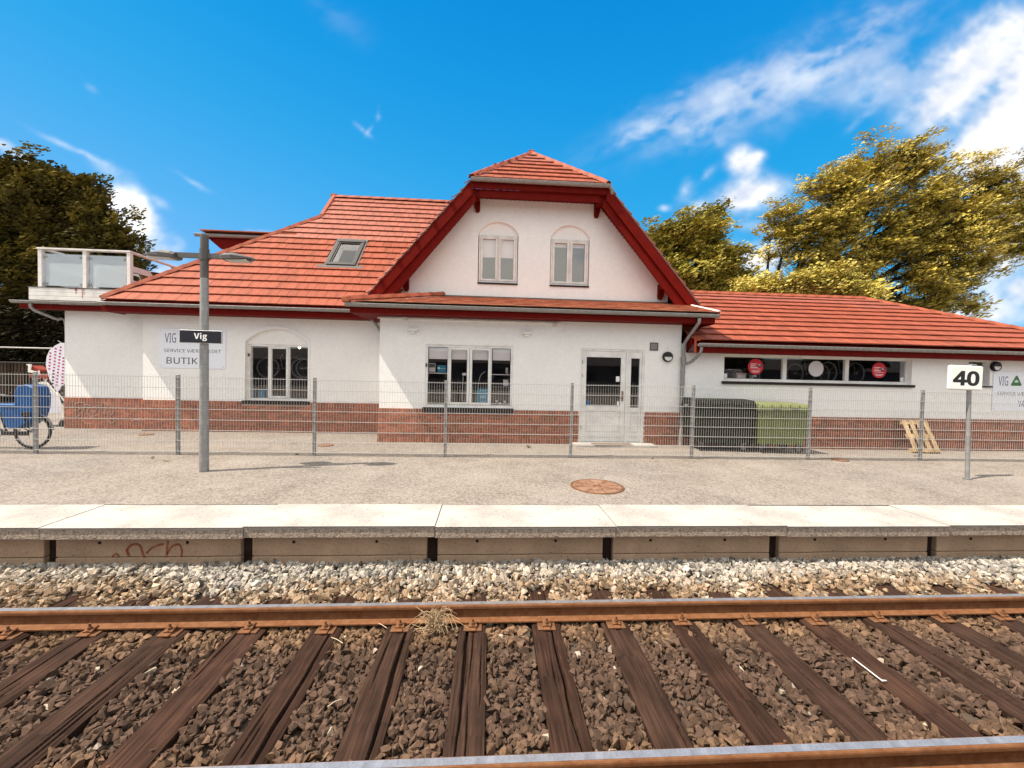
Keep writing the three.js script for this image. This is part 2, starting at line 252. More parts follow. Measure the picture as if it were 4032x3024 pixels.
{ // platform edge: coping slabs on a wall of concrete panels between steel posts
  const edge = thing('platform_edge', 'platform edge of pale concrete coping slabs over concrete wall panels', 'platform edge', [0, 0, 0], 0, null, 'structure'), R = rng(5);
  const front = [];
  for (let i = -3; i < 10; i++) {
    const x0 = -4.5268 + 2 * i, x1 = x0 + 2, dy = (R() - 0.5) * 0.012, dz = (R() - 0.5) * 0.016, tilt = (R() - 0.5) * 0.003;
    const prof = [[SLAB0 + 0.018, 0], [SLAB0, -0.018], [SLAB0, -0.127], [SLAB1, -0.127], [SLAB1, 0]];   // z, y
    const top = ext(prof.map(([z, y]) => [-z, y]), 1.99, 0).rotateY(Math.PI / 2).translate(x0 + 0.005, dy, dz);
    const s = mesh('coping_slab', top.rotateZ(tilt), M.coping, edge);
    // rough exposed front of the slab, where the white paint ends
    const nick = []; const N = 24, pts = [];
    for (let k = 0; k <= N; k++) pts.push([x0 + 0.006 + 1.988 * k / N, -0.022 - 0.014 * noise(k * 0.7 + i * 31, 2.2)]);
    mesh('slab_face', ext([[x0 + 0.006, -0.126], [x1 - 0.006, -0.126], ...pts.reverse()], 0.004, SLAB0).translate(0, dy, dz), M.copingFace, s);
  }
  for (let i = -5; i < 9; i++) {
    const xp = -0.57 + 2 * i;
    mesh('post', [bx(xp - 0.055, xp + 0.055, -0.95, -0.13, -4.60, -4.56), bx(xp - 0.045, xp + 0.045, -0.95, -0.13, -4.64, -4.60)], M.darkSteel, edge);
    const a = xp + 0.058, b = xp + 2 - 0.058;
    const w = mesh('wall_panel', rb(a, b, -0.378, -0.132, -4.62, -4.505, 0.012), M.wallPanel, edge);
    mesh('wall_panel', rb(a, b, -0.90, -0.384, -4.62, -4.50, 0.012), M.wallPanel, edge);
    for (const t of [0.44, 1.33]) mesh('anchor_hole', new THREE.CylinderGeometry(0.016, 0.016, 0.01, 10).rotateX(Math.PI / 2).translate(xp + t + 0.06, -0.222, -4.504), M.hole, w);
  }
  // red spray scribble on one panel (soft paint strokes as thin ribbons)
  const spray = mat(0.34, 0.13, 0.075, 0.9, { map: T.rust }), st = [];
  const q = (px, py) => { const v = onZ(px, py, -4.502); return [v.x, v.y]; };
  const stroke = (pts, w) => { const c = new THREE.CatmullRomCurve3(pts.map(([x, y]) => { const v = q(x, y); return new THREE.Vector3(v[0], v[1], -4.5015); })), n = 26, P = []; const L = [], Rr = [];
    for (let k = 0; k <= n; k++) { const p = c.getPoint(k / n), t = c.getTangent(k / n), ww = w * (0.75 + 0.5 * noise(k * 0.6, pts[0][0])); L.push([p.x - t.y * ww, p.y + t.x * ww]); Rr.push([p.x + t.y * ww, p.y - t.x * ww]); }
    st.push(ext([...L, ...Rr.reverse()], 0.0015, -4.5035)); };
  stroke([[508, 2192], [500, 2165], [520, 2145], [548, 2146], [560, 2175], [568, 2196]], 0.013);
  stroke([[575, 2180], [595, 2160], [620, 2148], [645, 2142]], 0.011);
  stroke([[661, 2130], [657, 2165], [656, 2195]], 0.011); stroke([[658, 2180], [680, 2150], [705, 2145], [716, 2168], [712, 2195]], 0.010); stroke([[440, 2195], [455, 2180], [470, 2192]], 0.008);
  mesh('red_scribble', st, spray, edge);
}
{ // the opposite platform, under the photographer
  const o = thing('opposite_platform', 'opposite platform with concrete coping that the picture is taken from', 'platform', [0, 0, 0], 0, null, 'structure');
  mesh('coping', bx(-20, 20, -0.127, 0, -1.22, -0.5), M.coping, o); mesh('wall', bx(-20, 20, -0.95, -0.13, -1.1, -0.92), M.wallPanel, o);
  mesh('pavement', bx(-20, 20, -0.2, -0.003, -0.495, 12), M.asphalt, o);
}
{ // ballast bed under the stones
  const g = new THREE.PlaneGeometry(34, 3.7, 260, 46).rotateX(-Math.PI / 2).translate(0, 0, -2.75), p = g.attributes.position;
  for (let i = 0; i < p.count; i++) p.setY(i, bedY(p.getX(i), p.getZ(i)) - 0.03); g.computeVertexNormals();
  tag(mesh('track_bed', g, M.bed), 'dark earth under the ballast of the track', 'track bed', null, 'structure');
}
function bedY(x, z) { const D = -z, n = 0.03 * (fbm(x * 1.3, z * 1.3, 4.1, 3) - 0.5); return lerp(-0.638, -0.47, step(3.95, 4.5, D) * 0.6 + 0.4 * clamp((D - 3.93) / 0.55)) + n; }
const SLEEPER_X0 = -0.7013 - 0.02, SLEEPER_P = 0.6426;
{ // sleepers, each with its two tie plates, clips and bolts
  const R = rng(77);
  const plate = (s) => [bx(-0.075, 0.075, 0, 0.016, -0.17, 0.17)];
  for (let i = -12; i <= 14; i++) {
    const x = SLEEPER_X0 + SLEEPER_P * i, g = thing('sleeper', 'weathered dark timber sleeper with cracks and rusty rail clips', 'sleeper', [x + (R() - 0.5) * 0.02, -0.602 + (R() - 0.5) * 0.006, -2.8957 + (R() - 0.5) * 0.05], (R() - 0.5) * 0.03, 'timber sleepers under the track');
    // top with worn edges and cracks cut along the grain
    const w = 0.245 + R() * 0.02, L = 2.56, nx = 44, nz = 60, geo = new THREE.PlaneGeometry(w, L, nx, nz).rotateX(-Math.PI / 2), p = geo.attributes.position;
    const cracks = Array.from({ length: 3 + Math.floor(R() * 5) }, (_, k) => ({ x: (R() - 0.5) * w * 0.8, z0: (R() - 0.5) * L * 1.1, len: k === 0 ? 2.2 : 0.3 + R() * 0.9, w: (k === 0 ? 0.007 : 0.0035) * (0.7 + R()), d: k === 0 ? 0.05 : 0.022, s: R() * 50 }));
    for (let k = 0; k < p.count; k++) {
      const px = p.getX(k), pz = p.getZ(k); let y = 0.008 * (fbm(px * 30, pz * 1.6, i * 3.1, 4) - 0.5) - 0.012 * step(0.8, 1, Math.abs(px) / (w / 2)) * (0.4 + noise(pz * 5, i));
      for (const c of cracks) { const t = Math.abs(pz - c.z0) / (c.len / 2); if (t < 1) { const cx = c.x + 0.022 * (fbm(pz * 1.7 + c.s, c.s, 1, 3) - 0.5) * 2, e = Math.abs(px - cx) / (c.w * (1.05 - t)); if (e < 1.6) y -= c.d * (1 - t * t) * clamp(1.6 - e); } }
      p.setY(k, y);
    }
    geo.computeVertexNormals();
    const m = M.sleepers[Math.floor(R() * 5)];
    mesh('timber', uvBox(join([geo, bx(-w / 2, w / 2, -0.15, -0.13, -L / 2, L / 2), bx(-w / 2, -w / 2 + 0.004, -0.15, -0.012, -L / 2, L / 2), bx(w / 2 - 0.004, w / 2, -0.15, -0.012, -L / 2, L / 2), bx(-w / 2, w / 2, -0.15, -0.008, -L / 2, -L / 2 + 0.004), bx(-w / 2, w / 2, -0.15, -0.008, L / 2 - 0.004, L / 2)]), R() * 3, R() * 3), m, g, true);
    for (const [zr, s] of [[D_FAR - 0.036, 1], [D_NEAR + 0.036, -1]]) {
      const zc = zr + 2.8957;
      mesh('tie_plate', rb(-0.08, 0.08, 0, 0.012, zc - 0.15, zc + 0.15, 0.004), M.rustDark, g);
      for (const t of [-1, 1]) {
        const c = mesh('rail_clip', [rb(-0.03, 0.03, 0.010, 0.024, zc + t * 0.10, zc + t * 0.165, 0.005), bar([0, 0.03, zc + t * 0.13], [0, 0.047, zc + t * 0.062], 0.068, 0.012)], M.rust, g);
        mesh('bolt', [new THREE.CylinderGeometry(0.017, 0.017, 0.02, 6).translate(0, 0.05, zc + t * 0.105), new THREE.CylinderGeometry(0.009, 0.009, 0.04, 8).translate(0, 0.07, zc + t * 0.105), new THREE.CylinderGeometry(0.026, 0.026, 0.005, 12).translate(0, 0.039, zc + t * 0.105)], M.rustDark, c);
      }
    }
  }
}
{ // rails
  const prof = []; // z, y from the rail's middle and its top
  const half = [[0, 0], [0.020, -0.0005], [0.028, -0.003], [0.034, -0.010], [0.036, -0.018], [0.036, -0.034], [0.012, -0.044], [0.0085, -0.056], [0.0085, -0.104], [0.014, -0.118], [0.040, -0.130], [0.0685, -0.137], [0.0685, -0.148]];
  for (const [z, y] of half) prof.push([z, y]); for (const [z, y] of half.slice(1).reverse()) prof.push([-z, y]);
  for (const [z, label] of [[D_FAR - 0.036, 'rusty steel rail running along the platform edge'], [D_NEAR + 0.036, 'rusty steel rail with a bright worn top farther from the platform']]) {
    const g = thing('rail', label, 'rail', [0, RAIL, z]);
    mesh('rail_body', ext(prof, 36, -18).rotateY(Math.PI / 2), M.rust, g);
    mesh('running_surface', bx(-18, 18, -0.0006, 0.0012, -0.022, 0.022), M.polished, g);
  }
}
{ // ballast stones
  const R = rng(91), kinds = Array.from({ length: 7 }, () => { const pts = []; for (let i = 0; i < 11; i++) { const v = new THREE.Vector3(R() - 0.5, (R() - 0.5) * 0.72, R() - 0.5); v.multiplyScalar((0.75 + 0.35 * R()) / Math.max(0.35, v.length() * 1.25)); pts.push(v.multiplyScalar(0.6)); } const g = new ConvexGeometry(pts); return uvBox(clean(g)); });
  const stone = mat(1, 1, 1, 0.95, { map: T.coarse });
  const zones = [];
  const add = (name, label, area, density, color, lift) => {
    const lists = kinds.map(() => []);
    const [x0, x1, z0, z1] = area, n = Math.round((x1 - x0) * (z1 - z0) * density), m = new THREE.Matrix4(), q = new THREE.Quaternion(), e = new THREE.Euler();
    for (let i = 0; i < n; i++) {
      const x = lerp(x0, x1, R()), z = lerp(z0, z1, R()), c = color(x, z); if (!c) continue;
      const s = (0.031 + 0.04 * Math.pow(R(), 1.5)) * (c[3] ?? 1);
      e.set(R() * 6.3, R() * 6.3, R() * 6.3); q.setFromEuler(e);
      const under = Math.min(Math.abs(z - (D_FAR - 0.036)), Math.abs(z - (D_NEAR + 0.036))) < 0.11, y = bedY(x, z) + (under ? -0.004 : lift + (R() - 0.5) * 0.035);
      m.compose(new THREE.Vector3(x, y, z), q, new THREE.Vector3(s * (0.8 + 0.5 * R()), s * (0.7 + 0.4 * R()), s * (0.8 + 0.5 * R())).multiplyScalar(1.35));
      lists[Math.floor(R() * kinds.length)].push([m.clone(), new THREE.Color().setRGB(c[0], c[1], c[2])]);
    }
    const g = thing(name, label, 'ballast', [0, 0, 0], 0, null, 'stuff');
    lists.forEach((l, k) => { const im = new THREE.InstancedMesh(kinds[k], stone, l.length); im.name = 'stones'; im.castShadow = im.receiveShadow = true; l.forEach(([mm, cc], i) => { im.setMatrixAt(i, mm); im.setColorAt(i, cc); }); im.userData.kind = 'stuff'; g.add(im); });
  };
  const mixc = (a, b, t) => a.map((v, i) => lerp(v, b[i], t));
  const inSleeper = (x) => { const f = ((x - SLEEPER_X0) / SLEEPER_P) % 1, t = Math.abs(((f + 1.5) % 1) - 0.5) * SLEEPER_P; return t < 0.13; };
  const railClear = (z) => Math.abs(z - (D_FAR - 0.036)) < 0.012 || Math.abs(z - (D_NEAR + 0.036)) < 0.012;
  const DARK = [0.092, 0.055, 0.040], RUSTY = [0.21, 0.125, 0.072], TAN = [0.34, 0.24, 0.155], GREY = [0.44, 0.405, 0.36], PALE = [0.55, 0.46, 0.36];
  // between the rails: dark with oily brown, rusty close to each rail
  add('dark_ballast', 'dark brown crushed stone ballast between the rails', [-7.5, 8.5, -3.64, -2.14], 1150, (x, z) => {
    if (inSleeper(x) && R() > 0.012) return null; if (railClear(z)) return null;
    const d = Math.min(Math.abs(z - D_FAR), Math.abs(z - D_NEAR)), n = fbm(x * 1.1, z * 1.1, 2.7, 3), t = clamp(step(0.42, 0.08, d) * (0.55 + n) + (R() - 0.72) * 1.1 * R() + 0.35 * (n - 0.4)); const k = 0.6 + R() * 0.85, p = R();
    return [...mixc(mixc(DARK, RUSTY, t), p > 0.993 ? PALE : mixc(DARK, TAN, 0.3), p > 0.993 ? 0.8 : 0.25).map((v) => v * k), 1];
  }, 0);
  add('rusty_ballast', 'rust stained crushed stone ballast outside the rail farther from the platform', [-5, 5.5, -2.16, -1.35], 1300, (x, z) => { if (railClear(z) || (inSleeper(x) && R() > 0.1)) return null; const k = 0.7 + R() * 0.7; return [...mixc(RUSTY, TAN, R() * 0.5).map((v) => v * k), 1]; }, 0);
  // shoulder: tan near the rail, grey-white next to the platform wall
  add('pale_ballast', 'pale grey and tan crushed stone ballast along the platform wall', [-9.5, 11.5, -4.52, -3.65], 1700, (x, z) => {
    const D = -z; if (railClear(z)) return null; const n = fbm(x * 0.8, z * 2, 6.1, 3);
    if (inSleeper(x) && D < 4.0 + 0.22 * noise(x * 2, 3.3) && R() > 0.05) return null;
    const t = clamp((D - 3.95) / 0.42 + (n - 0.5) * 1.1 + (R() - 0.5) * 0.5), k = 0.5 + R() * 0.85, dk = R() > 0.85 ? 0.45 : 1;
    let c = t < 0.5 ? mixc(mixc(RUSTY, TAN, 0.55), TAN, t * 2) : mixc(TAN, GREY, (t - 0.5) * 2); if (R() > 0.8) c = mixc(c, PALE, 0.6);
    return [...c.map((v) => v * k * dk * 1.12), 1.05];
  }, 0.004);
}
// ---------------------------------------------------------------- builders for walls, bricks, tiles, windows, gutters
function geoTile(w, len, th, lift, poly) {   // poly in tile coordinates (t across, s up the slope); default the full rectangle
  poly = poly ?? [[0, 0], [w, 0], [w, len], [0, len]];
  const lo = (s) => lift * (1 - s / len), v = [], P = (t, s, h) => [t, h, -s];
  const tri = (a, b, c) => v.push(...a, ...b, ...c);
  const top = poly.map(([t, s]) => P(t, s, lo(s) + th)), bot = poly.map(([t, s]) => P(t, s, lo(s)));
  for (let i = 1; i + 1 < poly.length; i++) { tri(top[0], top[i], top[i + 1]); tri(bot[0], bot[i + 1], bot[i]); }
  for (let i = 0; i < poly.length; i++) { const j = (i + 1) % poly.length; tri(bot[i], bot[j], top[j]); tri(bot[i], top[j], top[i]); }
  const g = new THREE.BufferGeometry(); g.setAttribute('position', new THREE.Float32BufferAttribute(v, 3)); g.computeVertexNormals(); return g;
}
function clipPoly(poly, planes) {   // keep a*t + b*s + c >= 0
  for (const [a, b, c] of planes) {
    const out = []; for (let i = 0; i < poly.length; i++) { const p = poly[i], q = poly[(i + 1) % poly.length], dp = a * p[0] + b * p[1] + c, dq = a * q[0] + b * q[1] + c; if (dp >= 0) out.push(p); if ((dp >= 0) !== (dq >= 0)) { const k = dp / (dp - dq); out.push([lerp(p[0], q[0], k), lerp(p[1], q[1], k)]); } }
    poly = out; if (poly.length < 3) return [];
  }
  return poly;
}
const areaOf = (p) => Math.abs(p.reduce((s, a, i) => { const b = p[(i + 1) % p.length]; return s + a[0] * b[1] - a[1] * b[0]; }, 0)) / 2;
// tiles on a plane: origin o at the eave, t runs along the eave (unit ux), s up the slope (unit us). planes(row middle) gives the clip lines in (t, s)
function tileRoof(parent, o) {
  const { origin, ux, us, rows, gauge, w, t0, t1, planes, holes = [], mats, single, seed = 3, th = 0.02, lift = 0.03, lap = 0.06 } = o, R = rng(seed);
  const X = new THREE.Vector3(...ux).normalize(), S = new THREE.Vector3(...us).normalize(), N = new THREE.Vector3().crossVectors(X, S).normalize(); if (N.y < 0) N.negate();
  const basis = new THREE.Matrix4().makeBasis(X, N, S.clone().negate()), q = new THREE.Quaternion().setFromRotationMatrix(basis), O = new THREE.Vector3(...origin);
  const len = gauge + lap, full = Array.from({ length: 4 }, (_, k) => uvBox(clean(geoTile(w - 0.006, len, th, lift)), k * 0.31, k * 0.47)), rest = [], all = []; let left = single;
  for (let r = 0; r < rows; r++) {
    const s0 = r * gauge, off = (r % 2) * w / 2, pl = planes(s0 + gauge / 2), wob = (R() - 0.5) * 0.012;
    for (let k = Math.floor(t0 / w) - 1; k * w + off < t1; k++) {
      const a = k * w + off + 0.003 + wob, rectP = [[a, s0], [a + w - 0.006, s0], [a + w - 0.006, s0 + len], [a, s0 + len]];
      const cl = clipPoly(rectP, [[1, 0, -t0], [-1, 0, t1], ...pl]); if (cl.length < 3 || areaOf(cl) < 0.004) continue;
      const cx = a + w / 2, cs = s0 + gauge / 2; if (holes.some(([x0, x1, h0, h1]) => cx > x0 && cx < x1 && cs > h0 && cs < h1)) continue;
      const whole = areaOf(cl) > 0.985 * (w - 0.006) * len, pos = O.clone().addScaledVector(X, a).addScaledVector(S, s0).addScaledVector(N, (R() - 0.5) * 0.005), m = Math.floor(R() * mats.length);
      const geo = whole ? full[Math.floor(R() * 4)] : uvBox(clean(geoTile(w - 0.006, len, th, lift, cl.map(([t, s]) => [t - a, s - s0]))), R() * 3, R() * 3);
      all.push({ geo, pos, m, tilt: (R() - 0.5) * 0.008 });
    }
  }
  for (const t of all) {
    if (left-- > 0) { const me = new THREE.Mesh(t.geo, mats[t.m]); me.name = 'roof_tile'; me.position.copy(t.pos); me.quaternion.copy(q); me.castShadow = me.receiveShadow = true; parent.add(me); }
    else rest.push([t.m, t.geo.clone().applyMatrix4(new THREE.Matrix4().compose(t.pos, q, new THREE.Vector3(1, 1, 1)))]);
  }
  if (rest.length) { // one part for the others, a few shades inside it by vertex colour
    const geos = rest.map(([m, g]) => { const c = mats[m].color, n = g.attributes.position.count, a = new Float32Array(n * 3); for (let i = 0; i < n; i++) { a[i * 3] = c.r; a[i * 3 + 1] = c.g; a[i * 3 + 2] = c.b; } g.setAttribute('color', new THREE.BufferAttribute(a, 3)); return g; });
    const mm = new THREE.MeshStandardMaterial({ vertexColors: true, map: T.clay, roughness: mats[0].roughness, side: THREE.DoubleSide });
    const me = new THREE.Mesh(mergeGeometries(geos), mm); me.name = 'roof_tiles'; me.userData.kind = 'stuff'; me.castShadow = me.receiveShadow = true; parent.add(me);
  }
}
// ridge and hip caps from a to b, each cap a piece
function caps(parent, a, b, m = M.cap, r = 0.105, len = 0.38) {
  const A = new THREE.Vector3(...a), B = new THREE.Vector3(...b), L = A.distanceTo(B), n = Math.max(1, Math.round(L / len)), d = B.clone().sub(A).normalize(), s = new THREE.Vector3().crossVectors(new THREE.Vector3(0, 1, 0), d).normalize(), u = new THREE.Vector3().crossVectors(d, s);
  const l = L / n, prof = [[-r, -0.055], [-r * 0.5, 0.035], [r * 0.5, 0.035], [r, -0.055], [r * 0.86, -0.055], [r * 0.4, 0.018], [-r * 0.4, 0.018], [-r * 0.86, -0.055]];
  const g = uvBox(clean(new THREE.ExtrudeGeometry(new THREE.Shape(prof.map((p) => new THREE.Vector2(...p))), { depth: l * 1.06, bevelEnabled: false })));
  for (let i = 0; i < n; i++) { const me = new THREE.Mesh(g, m); me.name = 'ridge_tile'; me.position.copy(A).addScaledVector(d, l * i); me.quaternion.setFromRotationMatrix(new THREE.Matrix4().makeBasis(s, u, d)); me.rotateX(-0.03); me.castShadow = me.receiveShadow = true; parent.add(me); }
}
// bricks of a plinth on the front of a wall: returns how many single bricks are left to give
function plinth(parent, x0, x1, y0, y1, z, gaps, singles, seed, rowlocks = true, order) {
  const R = rng(seed), list = [], J = 0.011;
  const put = (a, b, c, d) => { for (const [g0, g1, gy] of gaps) { if (b > g0 && a < g1 && (gy === undefined || d > gy)) { if (a < g0 - 0.03) b = g0; else if (b > g1 + 0.03) a = g1; else return; } } a = Math.max(a, x0); b = Math.min(b, x1); if (b - a < 0.02) return; list.push([a, b, c, d]); };
  let y = y0, top = y1; const lock = 0.105;
  if (rowlocks) { for (let x = x0; x < x1; x += 0.067) put(x + J / 2, x + 0.067 - J / 2, y0, y0 + lock); y = y0 + lock + J; for (let x = x0; x < x1; x += 0.067) put(x + J / 2, x + 0.067 - J / 2, y1 - lock, y1); top = y1 - lock - J; }
  const n = Math.round((top - y + J) / 0.0667), h = (top - y + J) / n;
  for (let k = 0; k < n; k++) { const st = k % 2 === 0, w = st ? 0.2404 : 0.1202, off = st ? ((k / 2) % 2) * 0.12 : 0.06; for (let x = x0 - off; x < x1; x += w) put(x + J / 2, x + w - J / 2, y + k * h, y + k * h + h - J); }
  const geoFor = {}; const rest = [];
  if (order) list.sort(order);
  list.forEach(([a, b, c, d], i) => {
    const w = b - a, hh = d - c, dep = 0.03, key = w.toFixed(3) + hh.toFixed(3), m = M.bricks[Math.floor(R() * 8)], dz = (R() - 0.5) * 0.005;
    if (i < singles) { const v = Math.floor(R() * 3), g = geoFor[key + v] ??= uvBox(clean(new THREE.BoxGeometry(w, hh, dep)), R() * 3, R() * 3); const me = new THREE.Mesh(g, m); me.name = 'brick'; me.position.set((a + b) / 2, (c + d) / 2, z - dep / 2 + dz); me.castShadow = me.receiveShadow = true; parent.add(me); }
    else { const g = uvBox(clean(new THREE.BoxGeometry(w, hh, dep).translate((a + b) / 2, (c + d) / 2, z - dep / 2 + dz))), col = new Float32Array(g.attributes.position.count * 3); for (let k = 0; k < col.length; k += 3) { col[k] = m.color.r; col[k + 1] = m.color.g; col[k + 2] = m.color.b; } g.setAttribute('color', new THREE.BufferAttribute(col, 3)); rest.push(g); }
  });
  if (rest.length) { const me = new THREE.Mesh(mergeGeometries(rest), new THREE.MeshStandardMaterial({ vertexColors: true, map: T.clay, roughness: 0.85, side: THREE.DoubleSide })); me.name = 'bricks'; me.userData.kind = 'stuff'; me.castShadow = me.receiveShadow = true; parent.add(me); }
}
// a window: opening x0..x1, y0..y1 with its frame face at z; lights = [[a, b, 'fixed' | 'sash'], ...] measured from x0
function windowUnit(parent, x0, x1, y0, y1, z, lights, o = {}) {
  const w = part('window', parent), f = o.frame ?? 0.055, d = 0.07, fm = o.mat ?? M.white, bars = [bx(x0, x1, y0, y0 + f, z - d, z), bx(x0, x1, y1 - f, y1, z - d, z), bx(x0, x0 + f, y0 + f, y1 - f, z - d, z), bx(x1 - f, x1, y0 + f, y1 - f, z - d, z)];
  for (let i = 0; i + 1 < lights.length; i++) bars.push(bx(x0 + lights[i][1], x0 + lights[i + 1][0], y0 + f, y1 - f, z - d, z - 0.002));
  mesh('frame', bars, fm, w);
  lights.forEach(([a, b, kind], i) => {
    let p0 = x0 + a, p1 = x0 + b, q0 = y0 + f, q1 = y1 - f;
    if (i === 0) p0 = x0 + f; if (i === lights.length - 1) p1 = x1 - f;
    if (kind === 'sash') {
      const s = o.sash ?? 0.055, g = 0.004, Z = z + 0.012; p0 += g; p1 -= g; q0 += g; q1 -= g;
      mesh('sash', [rb(p0, p1, q0, q0 + s, Z - d, Z, 0.006), rb(p0, p1, q1 - s, q1, Z - d, Z, 0.006), rb(p0, p0 + s, q0 + s - 0.01, q1 - s + 0.01, Z - d, Z - 0.003, 0.006), rb(p1 - s, p1, q0 + s - 0.01, q1 - s + 0.01, Z - d, Z - 0.003, 0.006)], fm, w);
      p0 += s; p1 -= s; q0 += s; q1 -= s;
    }
    if (kind !== 'none') mesh('pane', new THREE.PlaneGeometry(p1 - p0, q1 - q0).translate((p0 + p1) / 2, (q0 + q1) / 2, z - 0.035), o.glass ?? M.glass, w);
  });
  return w;
}
// half-round gutter along x with brackets
function gutter(parent, x0, x1, y, z, r = 0.068, pitch = 0.58, name = 'gutter') {
  const n = 10, out = [], inn = []; for (let i = 0; i <= n; i++) { const a = Math.PI + Math.PI * i / n; out.push([r * Math.cos(a), r * Math.sin(a)]); inn.unshift([(r - 0.005) * Math.cos(a), (r - 0.005) * Math.sin(a)]); }
  const g = mesh(name, [ext([...out, ...inn], x1 - x0, 0).rotateY(Math.PI / 2).translate(x0, y, z), rod([x0, y, z + r], [x1, y, z + r], 0.009, 0.009, 6), ext([...out, [r, 0]], 0.004, 0).rotateY(Math.PI / 2).translate(x0, y, z), ext([...out, [r, 0]], 0.004, 0).rotateY(Math.PI / 2).translate(x1 - 0.004, y, z)], M.zinc, parent);
  const o2 = out.map(([a, b]) => [a * 1.07, b * 1.07]), i2 = out.map(([a, b]) => [a * 1.005, b * 1.005]).reverse(), bg = uvBox(clean(ext([...o2, ...i2], 0.022, 0).rotateY(Math.PI / 2)));
  for (let x = x0 + 0.3; x < x1 - 0.05; x += pitch) { const b = new THREE.Mesh(bg, M.zinc); b.name = 'gutter_bracket'; b.position.set(x, y, z); b.castShadow = b.receiveShadow = true; g.add(b); }
  return g;
}
